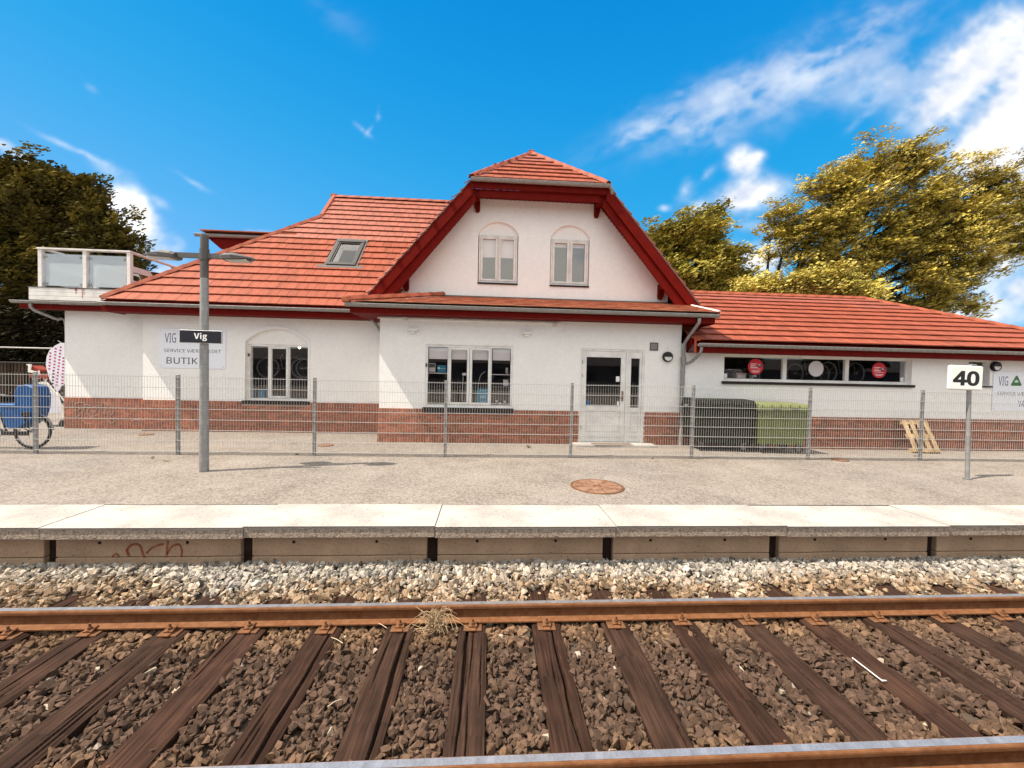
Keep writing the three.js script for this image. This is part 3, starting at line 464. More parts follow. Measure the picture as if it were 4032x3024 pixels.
// ---------------------------------------------------------------- the station building
const ZF = -9.65, ZW = -10.95, ZL = -11.2;   // front block, main wall, left section
const house = thing('station_building', 'white plastered station building with red tiled half-hipped gable and brick plinth', 'building');
{
  const wall = part('wall', house);
  const add = (name, g, m = M.plaster) => mesh(name, g, m, wall);
  // front block: opening for the window and the door
  const WIN = [-1.455, 0.625, 0.845, 2.327], DOOR = [2.265, 3.855, 0.05, 2.32];
  add('front_wall', ext(rect(-2.52, 4.76, -0.05, 3.1), 0.3, ZF - 0.3, [rect(...WIN), rect(...DOOR)]));
  add('side_wall', bx(-2.52, -2.22, -0.05, 3.1, ZF - 0.302, ZW)); add('side_wall', bx(4.46, 4.76, -0.05, 3.1, ZF - 0.302, ZW));
  // main wall with arched niche
  const NI = arch(-6.285, -4.70, 0.80, 2.37, 2.70);
  add('main_wall', [ext([[-8.83, -0.05], [-2.53, -0.05], [-2.53, 3.25], [-8.83, 3.25]], 0.07, ZW - 0.07, [NI]), ext(rect(-8.83, -2.53, -0.05, 3.25), 0.25, ZW - 0.325, [rect(-6.285, -4.70, 0.83, 2.31)])]);
  const band = arch(-6.43, -4.655, 0.80, 2.40, 2.785);
  add('arch_band', ext([...band], 0.032, ZW - 0.002, [NI]));
  add('left_wall', ext(rect(-10.95, -8.83, -0.05, 3.25), 0.3, ZL - 0.3));
  add('end_wall', bx(-10.95, -10.65, -0.05, 3.25, ZL - 0.302, -18.2)); add('rear_wall', bx(-10.64, 4.9, -0.05, 3.25, -18.5, -18.2));
  // gable wall
  const A = (x0, x1, y0, ys, yt) => arch(x0, x1, y0, ys, yt);
  const gl = A(-0.295, 0.785, 4.09, 5.42, 5.755), gr = A(1.66, 2.74, 4.09, 5.40, 5.745), k = 1.171, yl = (hw) => 3.58 + (4.30 - hw) * k - 0.22;
  const out = [[-2.5, 3.05], [4.97, 3.05], [4.97, yl(3.69)], [1.28 + 1.75, 6.36], [1.28 - 1.75, 6.36], [-2.5, yl(3.78)]];
  add('gable_wall', [ext(out, 0.08, ZW - 0.08, [gl, gr]), ext(out, 0.22, ZW - 0.303, [rect(-0.295, 0.785, 4.10, 5.40), rect(1.66, 2.74, 4.10, 5.37)])]);
  add('side_wall', bx(-2.5, -2.2, 3.1, 4.2, ZW - 0.305, -16)); add('side_wall', bx(4.67, 4.97, 3.1, 4.2, ZW - 0.305, -18.2)); add('side_wall', bx(4.67, 4.97, -0.05, 3.09, ZW - 0.01, -18.2));

  // plinths
  const P0 = part('plinth', house);
  mesh('mortar', [ext(rect(-2.535, 4.772, -0.05, 0.795), 0.012, ZF + 0.001, [rect(2.25, 3.87, -0.04, 0.79)]).translate(0, 0, 0), bx(-2.537, -2.523, -0.05, 0.795, ZF + 0.001, ZW + 0.02), bx(-8.84, -2.538, -0.05, 0.795, ZW + 0.001, ZW + 0.012), bx(-10.96, -8.842, -0.05, 0.805, ZL + 0.001, ZL + 0.012), bx(-8.845, -8.832, -0.05, 0.795, ZW + 0.01, ZL + 0.013)], M.mortar, P0);
  const near = (a, b) => Math.abs((a[0] + a[1]) / 2 - 0.9) - Math.abs((b[0] + b[1]) / 2 - 0.9);
  plinth(P0, -2.538, 4.775, 0.0, 0.797, ZF + 0.022, [[2.25, 3.87], [-1.48, 0.66, 0.70]], 300, 31, true, near);
  plinth(P0, -8.85, -2.55, 0.0, 0.797, ZW + 0.022, [[-6.34, -4.66, 0.72]], 0, 32); plinth(P0, -10.97, -8.86, 0.0, 0.807, ZL + 0.022, [], 0, 33);
  { // the corner courses on the left return of the front block
    const g = []; for (let i = 0; i < 11; i++) for (let z = ZF; z > ZW + 0.1; z -= 0.24) g.push(bx(-2.548, -2.53, i * 0.072, i * 0.072 + 0.06, z - (i % 2) * 0.12, z - (i % 2) * 0.12 - 0.228));
    const o = mesh('bricks', g, M.bricks[2], P0); o.userData.kind = 'stuff';
  }
  // pale scribble sprayed on the left plinth
  const q = (px, py) => { const v = onZ(px, py, ZL + 0.026); return new THREE.Vector3(v.x, v.y, ZL + 0.027); };
  const st = (pts) => new THREE.TubeGeometry(new THREE.CatmullRomCurve3(pts.map(([a, b]) => q(a / 2.212, 1200 + b / 2.212))), 30, 0.006, 5).scale(1, 1, 1);
  mesh('pale_scribble', [st([[650, 870], [690, 850], [735, 860], [745, 900]]), st([[665, 880], [655, 930], [660, 975]]), st([[655, 930], [700, 905]]), st([[660, 975], [695, 965]]), st([[745, 870], [725, 930], [715, 985]]), st([[745, 870], [785, 880], [760, 930], [800, 985]]), st([[800, 900], [850, 880], [830, 930], [810, 970], [860, 955]]), st([[870, 940], [880, 880], [905, 850], [930, 900], [900, 945], [950, 930]]), st([[940, 860], [960, 910], [945, 955]]), st([[975, 880], [990, 930], [960, 970]]), st([[950, 1000], [965, 1030], [1000, 1015], [990, 980]]), st([[1150, 1010], [1190, 1000], [1225, 1015]])], mat(0.42, 0.36, 0.31, 0.9), P0);

  // windows
  const w1 = windowUnit(house, ...WIN, ZF - 0.03, [[0, 0.52, 'fixed'], [0.545, 1.04, 'sash'], [1.045, 1.545, 'sash'], [1.57, 2.08, 'fixed']]);
  mesh('sill', rb(-1.50, 0.665, 0.70, 0.835, ZF - 0.12, ZF + 0.05, 0.008), M.sill, w1);
  const w2 = windowUnit(house, -6.285, -4.70, 0.83, 2.31, ZW - 0.10, [[0, 0.51, 'fixed'], [0.54, 1.03, 'sash'], [1.06, 1.585, 'fixed']]);
  mesh('sill', rb(-6.36, -4.64, 0.735, 0.822, ZW - 0.12, ZW + 0.07, 0.008), M.sill, w2);
  mesh('hinge', bx(-1.453, -1.41, 1.79, 1.87, ZF - 0.028, ZF - 0.015), M.lamp, w1); mesh('hinge', bx(-6.283, -6.24, 1.98, 2.06, ZW - 0.098, ZW - 0.085), M.lamp, w2);
  for (const [x0, x1, y1] of [[-0.275, 0.765, 5.40], [1.68, 2.72, 5.37]]) {
    const w = windowUnit(house, x0, x1, 4.12, y1, ZW - 0.05, [[0, 0.505, 'sash'], [0.535, 1.04, 'sash']], { mat: M.whiteWood, frame: 0.045, sash: 0.055, glass: M.coated });
    mesh('sill', rb(x0 - 0.02, x1 + 0.02, 4.07, 4.11, ZW - 0.12, ZW + 0.04, 0.006), M.sill, w);
    if (x0 < 0) for (const t of [0.09, 0.56]) mesh('blind', bx(x0 + t, x0 + t + 0.4, 4.83, y1 - 0.06, ZW - 0.16, ZW - 0.155), M.blind, w);
    else for (const t of [0.09, 0.56]) mesh('blind', bx(x0 + t, x0 + t + 0.4, y1 - 0.19, y1 - 0.06, ZW - 0.16, ZW - 0.155), M.blind, w);
  }
  for (const [a, b] of [[0.066, 0.51], [0.61, 0.975], [1.11, 1.475], [1.59, 2.01]]) mesh('blind', bx(WIN[0] + a, WIN[0] + b, 1.985, 2.26, ZF - 0.11, ZF - 0.105), M.blind, w1);

  // door with a side light
  const d = part('door', house), [dx0, dx1, dy0, dy1] = DOOR, Z = ZF - 0.025;
  mesh('frame', [bx(dx0, dx0 + 0.05, dy0, dy1, Z - 0.08, Z), bx(dx1 - 0.05, dx1, dy0, dy1, Z - 0.08, Z), bx(dx0 + 0.05, dx1 - 0.05, dy1 - 0.05, dy1, Z - 0.08, Z), bx(dx0 + 1.135, dx0 + 1.195, dy0, dy1 - 0.05, Z - 0.08, Z - 0.001)], M.white, d);
  const leaf = (a, b, gx0, gx1, gy0, gy1) => {
    const fr = [bx(a, gx0, dy0 + 0.01, dy1 - 0.055, Z - 0.06, Z - 0.012), bx(gx1, b, dy0 + 0.01, dy1 - 0.055, Z - 0.06, Z - 0.012), bx(gx0, gx1, gy1, dy1 - 0.055, Z - 0.06, Z - 0.013), bx(gx0, gx1, gy0 - 0.12, gy0, Z - 0.06, Z - 0.013), bx(gx0, gx1, dy0 + 0.01, dy0 + 0.22, Z - 0.06, Z - 0.013), bx(gx0, gx1, dy0 + 0.22, gy0 - 0.12, Z - 0.055, Z - 0.032)];
    const p0 = dy0 + 0.25, p1 = gy0 - 0.15; fr.push(rb(gx0 + 0.03, gx1 - 0.03, p0, p1, Z - 0.04, Z - 0.018, 0.008));
    mesh('leaf', fr, M.white, d); mesh('pane', new THREE.PlaneGeometry(gx1 - gx0, gy1 - gy0).translate((gx0 + gx1) / 2, (gy0 + gy1) / 2, Z - 0.035), M.glass, d);
    mesh('kick_bead', bx(gx0 - 0.02, gx1 + 0.02, dy0 + 0.115, dy0 + 0.135, Z - 0.012, Z + 0.002), M.white, d);
  };
  leaf(dx0 + 0.055, dx0 + 1.13, dx0 + 0.155, dx0 + 1.015, 0.93, 2.12); leaf(dx0 + 1.2, dx1 - 0.055, dx0 + 1.265, dx1 - 0.11, 0.90, 2.11);
  mesh('handle', [rb(dx0 + 1.045, dx0 + 1.09, 1.05, 1.30, Z - 0.013, Z - 0.003, 0.004), rod([dx0 + 1.068, 1.13, Z], [dx0 + 1.068, 1.13, Z + 0.05], 0.009), rod([dx0 + 1.068, 1.13, Z + 0.05], [dx0 + 0.95, 1.13, Z + 0.05], 0.009)], M.rustDark, d);
  for (const y of [0.35, 1.62, 1.95]) mesh('hinge', rod([dx0 + 0.052, y, Z + 0.004], [dx0 + 0.052, y + 0.09, Z + 0.004], 0.009), M.galv, d);
  mesh('sticker', bx(dx0 + 0.90, dx0 + 0.99, 1.53, 1.66, Z - 0.033, Z - 0.031), M.white, d); mesh('sticker', bx(dx0 + 0.94, dx0 + 1.0, 0.94, 1.05, Z - 0.033, Z - 0.031), M.white, d); mesh('sticker', bx(dx0 + 0.17, dx0 + 0.27, 0.95, 1.05, Z - 0.033, Z - 0.031), M.blue, d);

  // small fittings on the front wall
  const v = part('vent', house); mesh('vent_frame', [bx(3.97, 4.17, 2.31, 2.33, ZF, ZF + 0.02), bx(3.97, 4.17, 2.485, 2.505, ZF, ZF + 0.02), bx(3.97, 3.985, 2.33, 2.485, ZF, ZF + 0.02), bx(4.155, 4.17, 2.33, 2.485, ZF, ZF + 0.02)], M.lamp, v);
  for (let i = 0; i < 8; i++) mesh('slat', bar([3.985, 2.342 + i * 0.019, ZF + 0.008], [4.155, 2.342 + i * 0.019, ZF + 0.008], 0.016, 0.003, new THREE.Vector3(0, 1, 0.7).normalize()), M.zinc, v);
  mesh('awning_case', rb(-2.57, 1.76, 2.895, 2.93, ZF, ZF + 0.045, 0.006), M.whiteWood, house);
  mesh('awning_bracket', [rb(-1.99, -1.89, 2.86, 2.95, ZF, ZF + 0.06, 0.008), rb(1.56, 1.67, 2.81, 2.91, ZF, ZF + 0.07, 0.02)], M.whiteWood, house);
  mesh('cable', [bx(1.845, 1.852, 2.70, 3.0, ZF, ZF + 0.008), bx(1.66, 1.852, 2.692, 2.70, ZF, ZF + 0.008)], M.whiteWood, house);
  mesh('cable', [bx(4.41, 4.416, 2.25, 2.43, ZF, ZF + 0.007), bx(4.41, 4.80, 2.43, 2.436, ZF, ZF + 0.007)], M.whiteWood, house);

  // rooms behind the windows
  const room = part('room', house), shell = (x0, x1, y0, y1, z0, z1) => [bx(x0, x1, y0 - 0.05, y0, z0, z1), bx(x0, x1, y1, y1 + 0.05, z0, z1), bx(x0, x1, y0, y1, z1 - 0.05, z1), bx(x0 - 0.05, x0, y0, y1, z0, z1), bx(x1, x1 + 0.05, y0, y1, z0, z1)];
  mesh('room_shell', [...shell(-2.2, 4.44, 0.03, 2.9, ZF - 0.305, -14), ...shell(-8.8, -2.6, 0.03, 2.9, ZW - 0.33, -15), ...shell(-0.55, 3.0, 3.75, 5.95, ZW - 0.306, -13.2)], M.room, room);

  // eaves: fascia, soffit and gutters
  const ev = part('eaves', house);
  mesh('fascia', [bx(-9.40, -2.6, 2.985, 3.20, -10.50, -10.47), bx(-9.40, -9.37, 2.985, 3.2, -10.502, -11.1), bx(-3.06, 5.33, 2.95, 3.155, -9.22, -9.19), bx(-3.06, -3.03, 2.95, 3.155, -9.222, ZW + 0.3), bx(5.30, 5.33, 2.93, 3.21, -9.222, -10.9), bx(-11.7, -9.41, 3.05, 3.16, -10.90, -10.87)], M.red, ev);
  mesh('soffit', [bx(-9.37, -2.55, 2.99, 3.01, -10.94, -10.503), bx(-3.02, 5.29, 2.955, 2.975, -9.648, -9.223), bx(-3.02, -2.53, 2.955, 2.975, ZW, -9.65), bx(-11.7, -9.42, 3.055, 3.07, -11.19, -10.905), bx(4.77, 5.29, 2.955, 2.975, -10.9, -9.65)], M.redDark, ev);
  gutter(house, -9.36, -2.75, 3.185, -10.395, 0.066); gutter(house, -3.13, 5.37, 3.14, -9.115, 0.07); gutter(house, -11.78, -9.38, 3.22, -10.79, 0.058);

  // rainwater pipes
  mesh('downpipe', tube([[4.905, 3.06, -9.115], [4.905, 2.95, -9.13], [4.88, 2.80, -9.3], [4.80, 2.55, -9.5], [4.785, 2.45, -9.55], [4.78, 2.3, -9.56], [4.78, 2.0, -9.56]], 0.04, 10, 60), M.zinc, house);
  mesh('downpipe', [rod([4.78, 2.05, -9.56], [4.775, 0.02, -9.56], 0.046, 0.046, 14), rod([4.78, 2.0, -9.56], [4.78, 2.17, -9.56], 0.062, 0.062, 14), rod([4.775, 0.55, -9.56], [4.775, 0.6, -9.56], 0.054, 0.054, 14), rod([4.775, 1.77, -9.56], [4.775, 1.83, -9.56], 0.054, 0.054, 14), rod([4.775, 0.0, -9.56], [4.775, 0.42, -9.56], 0.052, 0.052, 14)], M.zinc, house);
  mesh('downpipe', tube([[-2.93, 3.11, -10.395], [-2.93, 2.98, -10.40], [-2.84, 2.86, -10.47], [-2.62, 2.45, -10.78], [-2.57, 2.35, -10.86]], 0.04, 10, 40), M.zinc, house);
  mesh('downpipe', tube([[-11.35, 3.16, -10.79], [-11.33, 3.02, -10.82], [-11.06, 2.82, -11.1], [-11.0, 2.7, -11.28], [-11.0, 0.1, -11.28]], 0.035, 8, 40), M.zinc, house);
}
{ // ------------------------------------------------ roofs
  const TH = 46 * Math.PI / 180, c = Math.cos(TH), s = Math.sin(TH), EY = 3.235, EZ = -10.43, rows = 19, gauge = 0.3295, topS = rows * gauge;
  const main = part('main_roof', house);
  const ridgeY = EY + topS * s, ridgeZ = EZ - topS * c, kS = (6.66 - EY) / s, kX = -5.49, eX = -9.36;
  const slope = (kX - eX) / kS;
  const SK = [-4.545, 1.32 / 1, 0.80, 1.36];   // skylight: x left, s bottom (set below)
  const skS0 = (4.565 - EY) / s, skX0 = -4.55, skW = 0.80, skL = 1.35;
  tileRoof(main, { origin: [0, EY, EZ], ux: [1, 0, 0], us: [0, s, -c], rows, gauge, w: 0.238, t0: -9.5, t1: 2.5, mats: M.tiles, single: 260, seed: 21, th: 0.028, lift: 0.046,
    planes: (m) => [m < kS ? [1, -slope, -eX] : [1, 0, -(kX + 0.04)], [-1, 1.036 * c * 1.0 / 1.171 * 1.0, -2.75]],
    holes: [[skX0 - 0.05, skX0 + skW + 0.05, skS0 - 0.02, skS0 + skL + 0.03]] });
  // roof boarding under the tiles, the hidden left hip face, gablet and rear slope
  const quad = (...p) => { const v = []; for (let i = 1; i + 1 < p.length; i++) v.push(...p[0], ...p[i], ...p[i + 1]); const g = new THREE.BufferGeometry(); g.setAttribute('position', new THREE.Float32BufferAttribute(v, 3)); g.computeVertexNormals(); return g; };
  const K = [kX, EY + kS * s, EZ - kS * c], RL = [kX + 0.04, ridgeY, ridgeZ], zb = 2 * ridgeZ - EZ, Kb = [kX, K[1], 2 * ridgeZ - K[2]];
  const dn = (p, d = 0.03) => [p[0], p[1] - d, p[2]];
  const board = new THREE.Shape([[kX, kS], [eX + 0.03, 0.02], [-2.75, 0.02], [3, topS], [kX + 0.04, topS]].map((p) => new THREE.Vector2(...p))); board.holes = [new THREE.Path(rect(skX0 + 0.1, skX0 + skW - 0.1, skS0 + 0.12, skS0 + skL - 0.13).map((p) => new THREE.Vector2(...p)))];
  const flat = new THREE.ShapeGeometry(board), fp = flat.attributes.position; for (let i = 0; i < fp.count; i++) { const x = fp.getX(i), t = fp.getY(i); fp.setXYZ(i, x, EY + t * s - 0.03, EZ - t * c); } flat.computeVertexNormals();
  mesh('roof_boarding', [flat, quad(Kb, dn(RL, 0.02), dn([3, ridgeY, ridgeZ], 0.02), [3, EY, zb], [eX, EY, zb])], M.redDark, main);
  mesh('left_hip', [quad([eX, EY - 0.01, EZ], K, Kb, [eX, EY - 0.01, zb])], M.tiles[1], main);
  mesh('gablet', quad(K, [RL[0], ridgeY, ridgeZ], Kb), M.redDark, main);
  mesh('drip_edge', bx(eX, -2.8, EY - 0.012, EY + 0.004, EZ - 0.03, EZ + 0.02), M.redDark, main);
  const up = (p, d) => [p[0], p[1] + d, p[2]];
  caps(main, up([eX - 0.02, EY, EZ + 0.02], 0.07), up([kX - 0.02, K[1], K[2]], 0.07)); caps(main, up([kX - 0.02, K[1], K[2]], 0.07), up([kX, ridgeY, ridgeZ], 0.10)); caps(main, up([kX, ridgeY, ridgeZ], 0.06), up([2.2, ridgeY, ridgeZ], 0.06), M.cap, 0.12, 0.42);
  mesh('end_cap', rb(kX - 0.12, kX + 0.10, ridgeY + 0.02, ridgeY + 0.15, ridgeZ - 0.06, ridgeZ + 0.06, 0.02), M.cap, main);
  // skylight lying in the slope
  const sk = part('skylight', house), q = new THREE.Matrix4().makeBasis(new THREE.Vector3(1, 0, 0), new THREE.Vector3(0, c, s), new THREE.Vector3(0, -s, c)).setPosition(skX0, EY + skS0 * s, EZ - skS0 * c);
  const pl = (g) => g.applyMatrix4(q);   // local: x along, y out of the roof, z down the slope (so up the slope is -z)
  mesh('frame', [bx(0, skW, -0.05, 0.10, -0.09, 0), bx(0, skW, -0.05, 0.115, -skL, -skL + 0.11), bx(0, 0.075, -0.05, 0.105, -skL + 0.1, -0.085), bx(skW - 0.075, skW, -0.05, 0.105, -skL + 0.1, -0.085)].map(pl), M.skyFrame, sk);
  mesh('sash', [bx(0.08, skW - 0.08, 0.03, 0.085, -0.13, -0.095), bx(0.08, skW - 0.08, 0.03, 0.085, -skL + 0.115, -skL + 0.15), bx(0.08, 0.115, 0.03, 0.085, -skL + 0.15, -0.13), bx(skW - 0.115, skW - 0.08, 0.03, 0.085, -skL + 0.15, -0.13)].map(pl), M.skyFrame, sk);
  mesh('pane', pl(new THREE.PlaneGeometry(skW - 0.23, skL - 0.28).rotateX(-Math.PI / 2).translate(skW / 2, 0.06, -skL / 2)), M.glass, sk);
  mesh('reveal', [bx(0.115, 0.13, -0.16, 0.03, -skL + 0.15, -0.13), bx(skW - 0.13, skW - 0.115, -0.16, 0.03, -skL + 0.15, -0.13), bx(0.13, skW - 0.13, -0.16, 0.03, -skL + 0.14, -skL + 0.155), bx(0.13, skW - 0.13, -0.16, 0.03, -0.145, -0.13)].map(pl), M.whiteWood, sk);
  mesh('room_shell', [bx(-0.3, skW + 0.3, -1.6, -1.55, -skL, 0), bx(-0.3, -0.25, -1.55, -0.17, -skL, 0), bx(skW + 0.25, skW + 0.3, -1.55, -0.17, -skL, 0)].map(pl), M.room, sk);
  mesh('flashing', [bx(-0.06, -0.002, 0.02, 0.07, -skL - 0.05, 0.0), bx(skW + 0.002, skW + 0.06, 0.02, 0.07, -skL - 0.05, 0.0), bx(-0.22, skW + 0.22, 0.056, 0.068, 0.0, 0.12), bx(-0.06, skW + 0.06, 0.02, 0.075, -skL - 0.12, -skL - 0.002)].map(pl), M.lead, sk);

  // the front gable: two steep slopes and a half hip
  const gx = 1.28, k = 1.171, footH = 4.30, footY = 3.58, topH = 1.74, topY = 6.58, zv = -10.40, rY = topY + topH * k, zP = -12.85, ang = Math.atan(k);
  const gr = part('gable_roof', house);
  for (const sd of [-1, 1]) {
    const U = [-sd * Math.cos(ang), Math.sin(ang), 0], L = (footH - 0) / Math.cos(ang);
    tileRoof(gr, { origin: [gx + sd * footH, footY, zv + 0.02], ux: [0, 0, -1], us: U, rows: 20, gauge: 0.33, w: 0.238, t0: 0, t1: 5.6, mats: M.tiles, single: 0, seed: 40 + sd, th: 0.028, lift: 0.046,
      planes: () => [[1, -((-(zP - zv)) / ((footH) / Math.cos(ang) - (footH - topH) / Math.cos(ang))), ((-(zP - zv)) / ((footH) / Math.cos(ang) - (footH - topH) / Math.cos(ang))) * ((footH - topH) / Math.cos(ang))], [0, -1, L]] });
    // barge boards, rafters and boarded soffit
    const P0 = [gx + sd * footH, footY - 0.01], P1 = [gx + sd * topH, topY - 0.01], nx = -sd * Math.sin(ang), ny = -Math.cos(ang), off = (p, d, e = 0) => [p[0] + nx * d - sd * -1 * 0 , p[1] + ny * d];
    const board = (d0, d1, z0, z1, ex = 0) => ext([off(P0, d0), off(P0, d1), off(P1, d1), off(P1, d0)].map(([x, y]) => [x, y]), z1 - z0, z0);
    const bg = part("barge", house);
    const vertical = (w, z0, z1, lo = 0, hi = 0) => ext([[P0[0], P0[1]], [P0[0], P0[1] - lo], [P0[0] - sd * hi, P0[1] - w], [P1[0], P1[1] - w], [P1[0], P1[1]]], z1 - z0, z0);
    mesh('barge_board', ext([[P0[0], P0[1]], [P0[0], P0[1] - 0.27], [P0[0] - sd * 0.03, P0[1] - 0.33], [P1[0] - sd * 0.02, P1[1] - 0.36], [P1[0], P1[1]]], 0.035, zv), M.red, bg);
    mesh('barge_cover', bar([P0[0], P0[1] + 0.012, zv + 0.012], [P1[0], P1[1] + 0.012, zv + 0.012], 0.07, 0.02), M.lead, bg);
    mesh('rafter', ext([[P0[0] - sd * 0.06, P0[1] - 0.26], [P0[0] - sd * 0.10, P0[1] - 0.45], [P0[0] - sd * 0.24, P0[1] - 0.47], [P1[0] - sd * 0.1, P1[1] - 0.50], [P1[0] - sd * 0.05, P1[1] - 0.30]], 0.06, zv - 0.08), M.red, bg);
    mesh('soffit', ext([[P0[0] - sd * 0.05, P0[1] - 0.22], [P0[0] - sd * 0.05, P0[1] - 0.25], [P1[0] - sd * 0.05, P1[1] - 0.28], [P1[0] - sd * 0.05, P1[1] - 0.25]], 0.6, ZW + 0.001 - 0.05), M.redDark, bg);
    for (let i = 0; i < 34; i++) { const t = (i + 0.5) / 34, x = lerp(P0[0], P1[0], t) - sd * 0.05, y = lerp(P0[1] - 0.262, P1[1] - 0.292, t); mesh('soffit_batten', bar([x, y, ZW + 0.005], [x, y, zv - 0.085], 0.03, 0.014), M.redDark, bg); }
    // purlin ends
    for (const [hw, dy] of [[3.46, 0], [1.62, 0]]) { const y = footY + (footH - hw) * k - 0.40, x = gx + sd * hw; mesh('purlin_end', ext([[-0.075, 0.05], [0.075, 0.05], [0.075, -0.22], [0.03, -0.36], [-0.05, -0.36], [-0.075, -0.3]].map(([a, b]) => [a * (sd > 0 ? 1 : -1), b]), 0.1, 0).rotateY(0).translate(x, y, ZW + 0.001).applyMatrix4(new THREE.Matrix4()), M.red, gr); mesh('purlin', bx(x - 0.07, x + 0.07, y - 0.12, y + 0.06, ZW + 0.1, zv - 0.09), M.red, gr); }
    caps(gr, [gx + sd * (topH + 0.03), topY + 0.07, zv + 0.06], [gx, rY + 0.05, zP], M.cap, 0.115, 0.40);
  }
  caps(gr, [gx, rY + 0.06, zP - 0.02], [gx, rY + 0.06, -16.4], M.cap, 0.12, 0.42);
  mesh('end_cap', rb(gx - 0.09, gx + 0.09, rY + 0.0, rY + 0.12, zP - 0.14, zP + 0.06, 0.03), M.cap, gr);
  mesh('rear_gable', ext([[gx - footH, footY], [gx + footH, footY], [gx, rY]], 0.05, -16.3), M.plaster, gr);
  // half hip
  const hp = part('half_hip', house), hr = rY - topY, hz = zv + 0.03 - zP, hl = Math.hypot(hr, hz), hg = hl / 8;
  tileRoof(hp, { origin: [gx, topY + 0.0, zv + 0.03], ux: [1, 0, 0], us: [0, hr / hl, -hz / hl], rows: 8, gauge: hg, w: 0.238, t0: -topH - 0.1, t1: topH + 0.1, mats: M.tiles, single: 60, seed: 51, th: 0.028, lift: 0.046, planes: () => [[1, -topH / hl, topH + 0.02], [-1, -topH / hl, topH + 0.02]] });
  mesh('roof_boarding', quad([gx - topH, topY - 0.02, zv], [gx + topH, topY - 0.02, zv], [gx, rY - 0.03, zP]), M.redDark, hp);
  gutter(house, gx - topH - 0.03, gx + topH + 0.06, topY - 0.02, zv + 0.09, 0.066, 0.58);
  mesh('gutter_outlet', tube([[gx + topH + 0.03, topY - 0.06, zv + 0.09], [gx + topH + 0.10, topY - 0.10, zv + 0.07], [gx + topH + 0.13, topY - 0.22, zv - 0.02], [gx + topH + 0.16, topY - 0.3, zv - 0.15]], 0.045, 10, 20), M.zinc, hp);
  mesh('fascia', [bx(gx - topH, gx + topH, topY - 0.22, topY - 0.03, zv - 0.02, zv + 0.018), bx(gx - topH + 0.18, gx + topH - 0.18, topY - 0.40, topY - 0.215, zv - 0.10, zv - 0.05)], M.red, hp);
  mesh('soffit', bx(gx - topH - 0.05, gx + topH + 0.05, topY - 0.24, topY - 0.222, ZW - 0.02, zv - 0.021), M.redDark, hp);
  for (let i = 0; i < 26; i++) { const x = gx - topH + 0.1 + i * 0.128; mesh('soffit_batten', bx(x, x + 0.02, topY - 0.255, topY - 0.241, ZW + 0.001, zv - 0.1), M.redDark, hp); }

  // the low roof over the front block
  const sr = part('front_roof', house), y0 = 3.17, z0 = -9.10, y1 = 3.69, z1 = ZW + 0.01, sl = Math.hypot(y1 - y0, z1 - z0), sg = sl / 6;
  tileRoof(sr, { origin: [0, y0, z0], ux: [1, 0, 0], us: [0, (y1 - y0) / sl, (z1 - z0) / sl], rows: 6, gauge: sg, w: 0.205, t0: -3.15, t1: 5.35, mats: M.tilesOld, single: 0, seed: 61, th: 0.02, lift: 0.028, lap: 0.03, planes: () => [[1, -0.98, 3.1]] });
  mesh('roof_boarding', quad([-3.08, y0 - 0.015, z0 - 0.02], [5.33, y0 - 0.015, z0 - 0.02], [5.33, y1 - 0.03, z1], [-1.2, y1 - 0.03, z1]), M.redDark, sr);
  mesh('hip_side', quad([-3.1, y0, z0], [-1.2, y1, z1], [-3.1, y0, z1]), M.tilesOld[0], sr);
  caps(sr, [-3.10, y0 + 0.085, z0 + 0.03], [-1.22, y1 + 0.075, z1 + 0.06], M.cap, 0.10, 0.36);
  mesh('hip_end', rb(-3.19, -3.02, y0 - 0.01, y0 + 0.12, z0 - 0.06, z0 + 0.07, 0.02), M.tilesOld[2], sr);
  mesh('flashing', bx(-1.25, 4.97, y1 - 0.005, y1 + 0.05, z1 - 0.004, z1 + 0.012), M.lead, sr);
  mesh('verge', [bar([5.36, y0 + 0.05, z0 + 0.04], [5.36, y1 + 0.05, z1], 0.05, 0.03)], M.whiteWood, sr); mesh('verge_board', bar([5.35, y0 - 0.02, z0 + 0.03], [5.35, y1 - 0.02, z1], 0.03, 0.11), M.red, sr);

  // dormer behind the left hip
  const dm = part('dormer', house), zD = -13, yG = 5.71;
  gutter(house, -8.92, -6.3, yG, zD + 0.06, 0.075, 0.62);
  mesh('dormer_roof', [quad([-8.72, yG + 0.05, zD + 0.02], [-5.8, yG + 0.05, zD + 0.02], [-5.8, yG + 0.62, zD - 1.8], [-8.72, yG + 0.62, zD - 1.8])], M.tiles[0], dm);
  mesh('roof_tiles', [bar([-8.72, yG + 0.10, zD + 0.03], [-5.9, yG + 0.10, zD + 0.03], 0.3, 0.03), bar([-8.70, yG + 0.17, zD - 0.2], [-5.9, yG + 0.17, zD - 0.2], 0.3, 0.03)], M.tilesOld[3], dm);
  mesh('fascia', ext([[-8.70, yG], [-6.0, yG], [-6.0, yG - 0.45], [-8.22, yG - 0.40]], 0.04, zD - 0.05), M.red, dm); mesh('soffit', bx(-8.68, -6.0, yG - 0.06, yG - 0.04, zD - 3.2, zD - 0.06), M.redDark, dm);
  mesh('dormer_wall', [bx(-8.2, -6.0, 3.8, yG - 0.02, zD - 0.3, zD - 0.12), bx(-8.2, -8.0, 3.8, yG - 0.02, zD - 3.4, zD - 0.31)], M.plaster, dm);
}
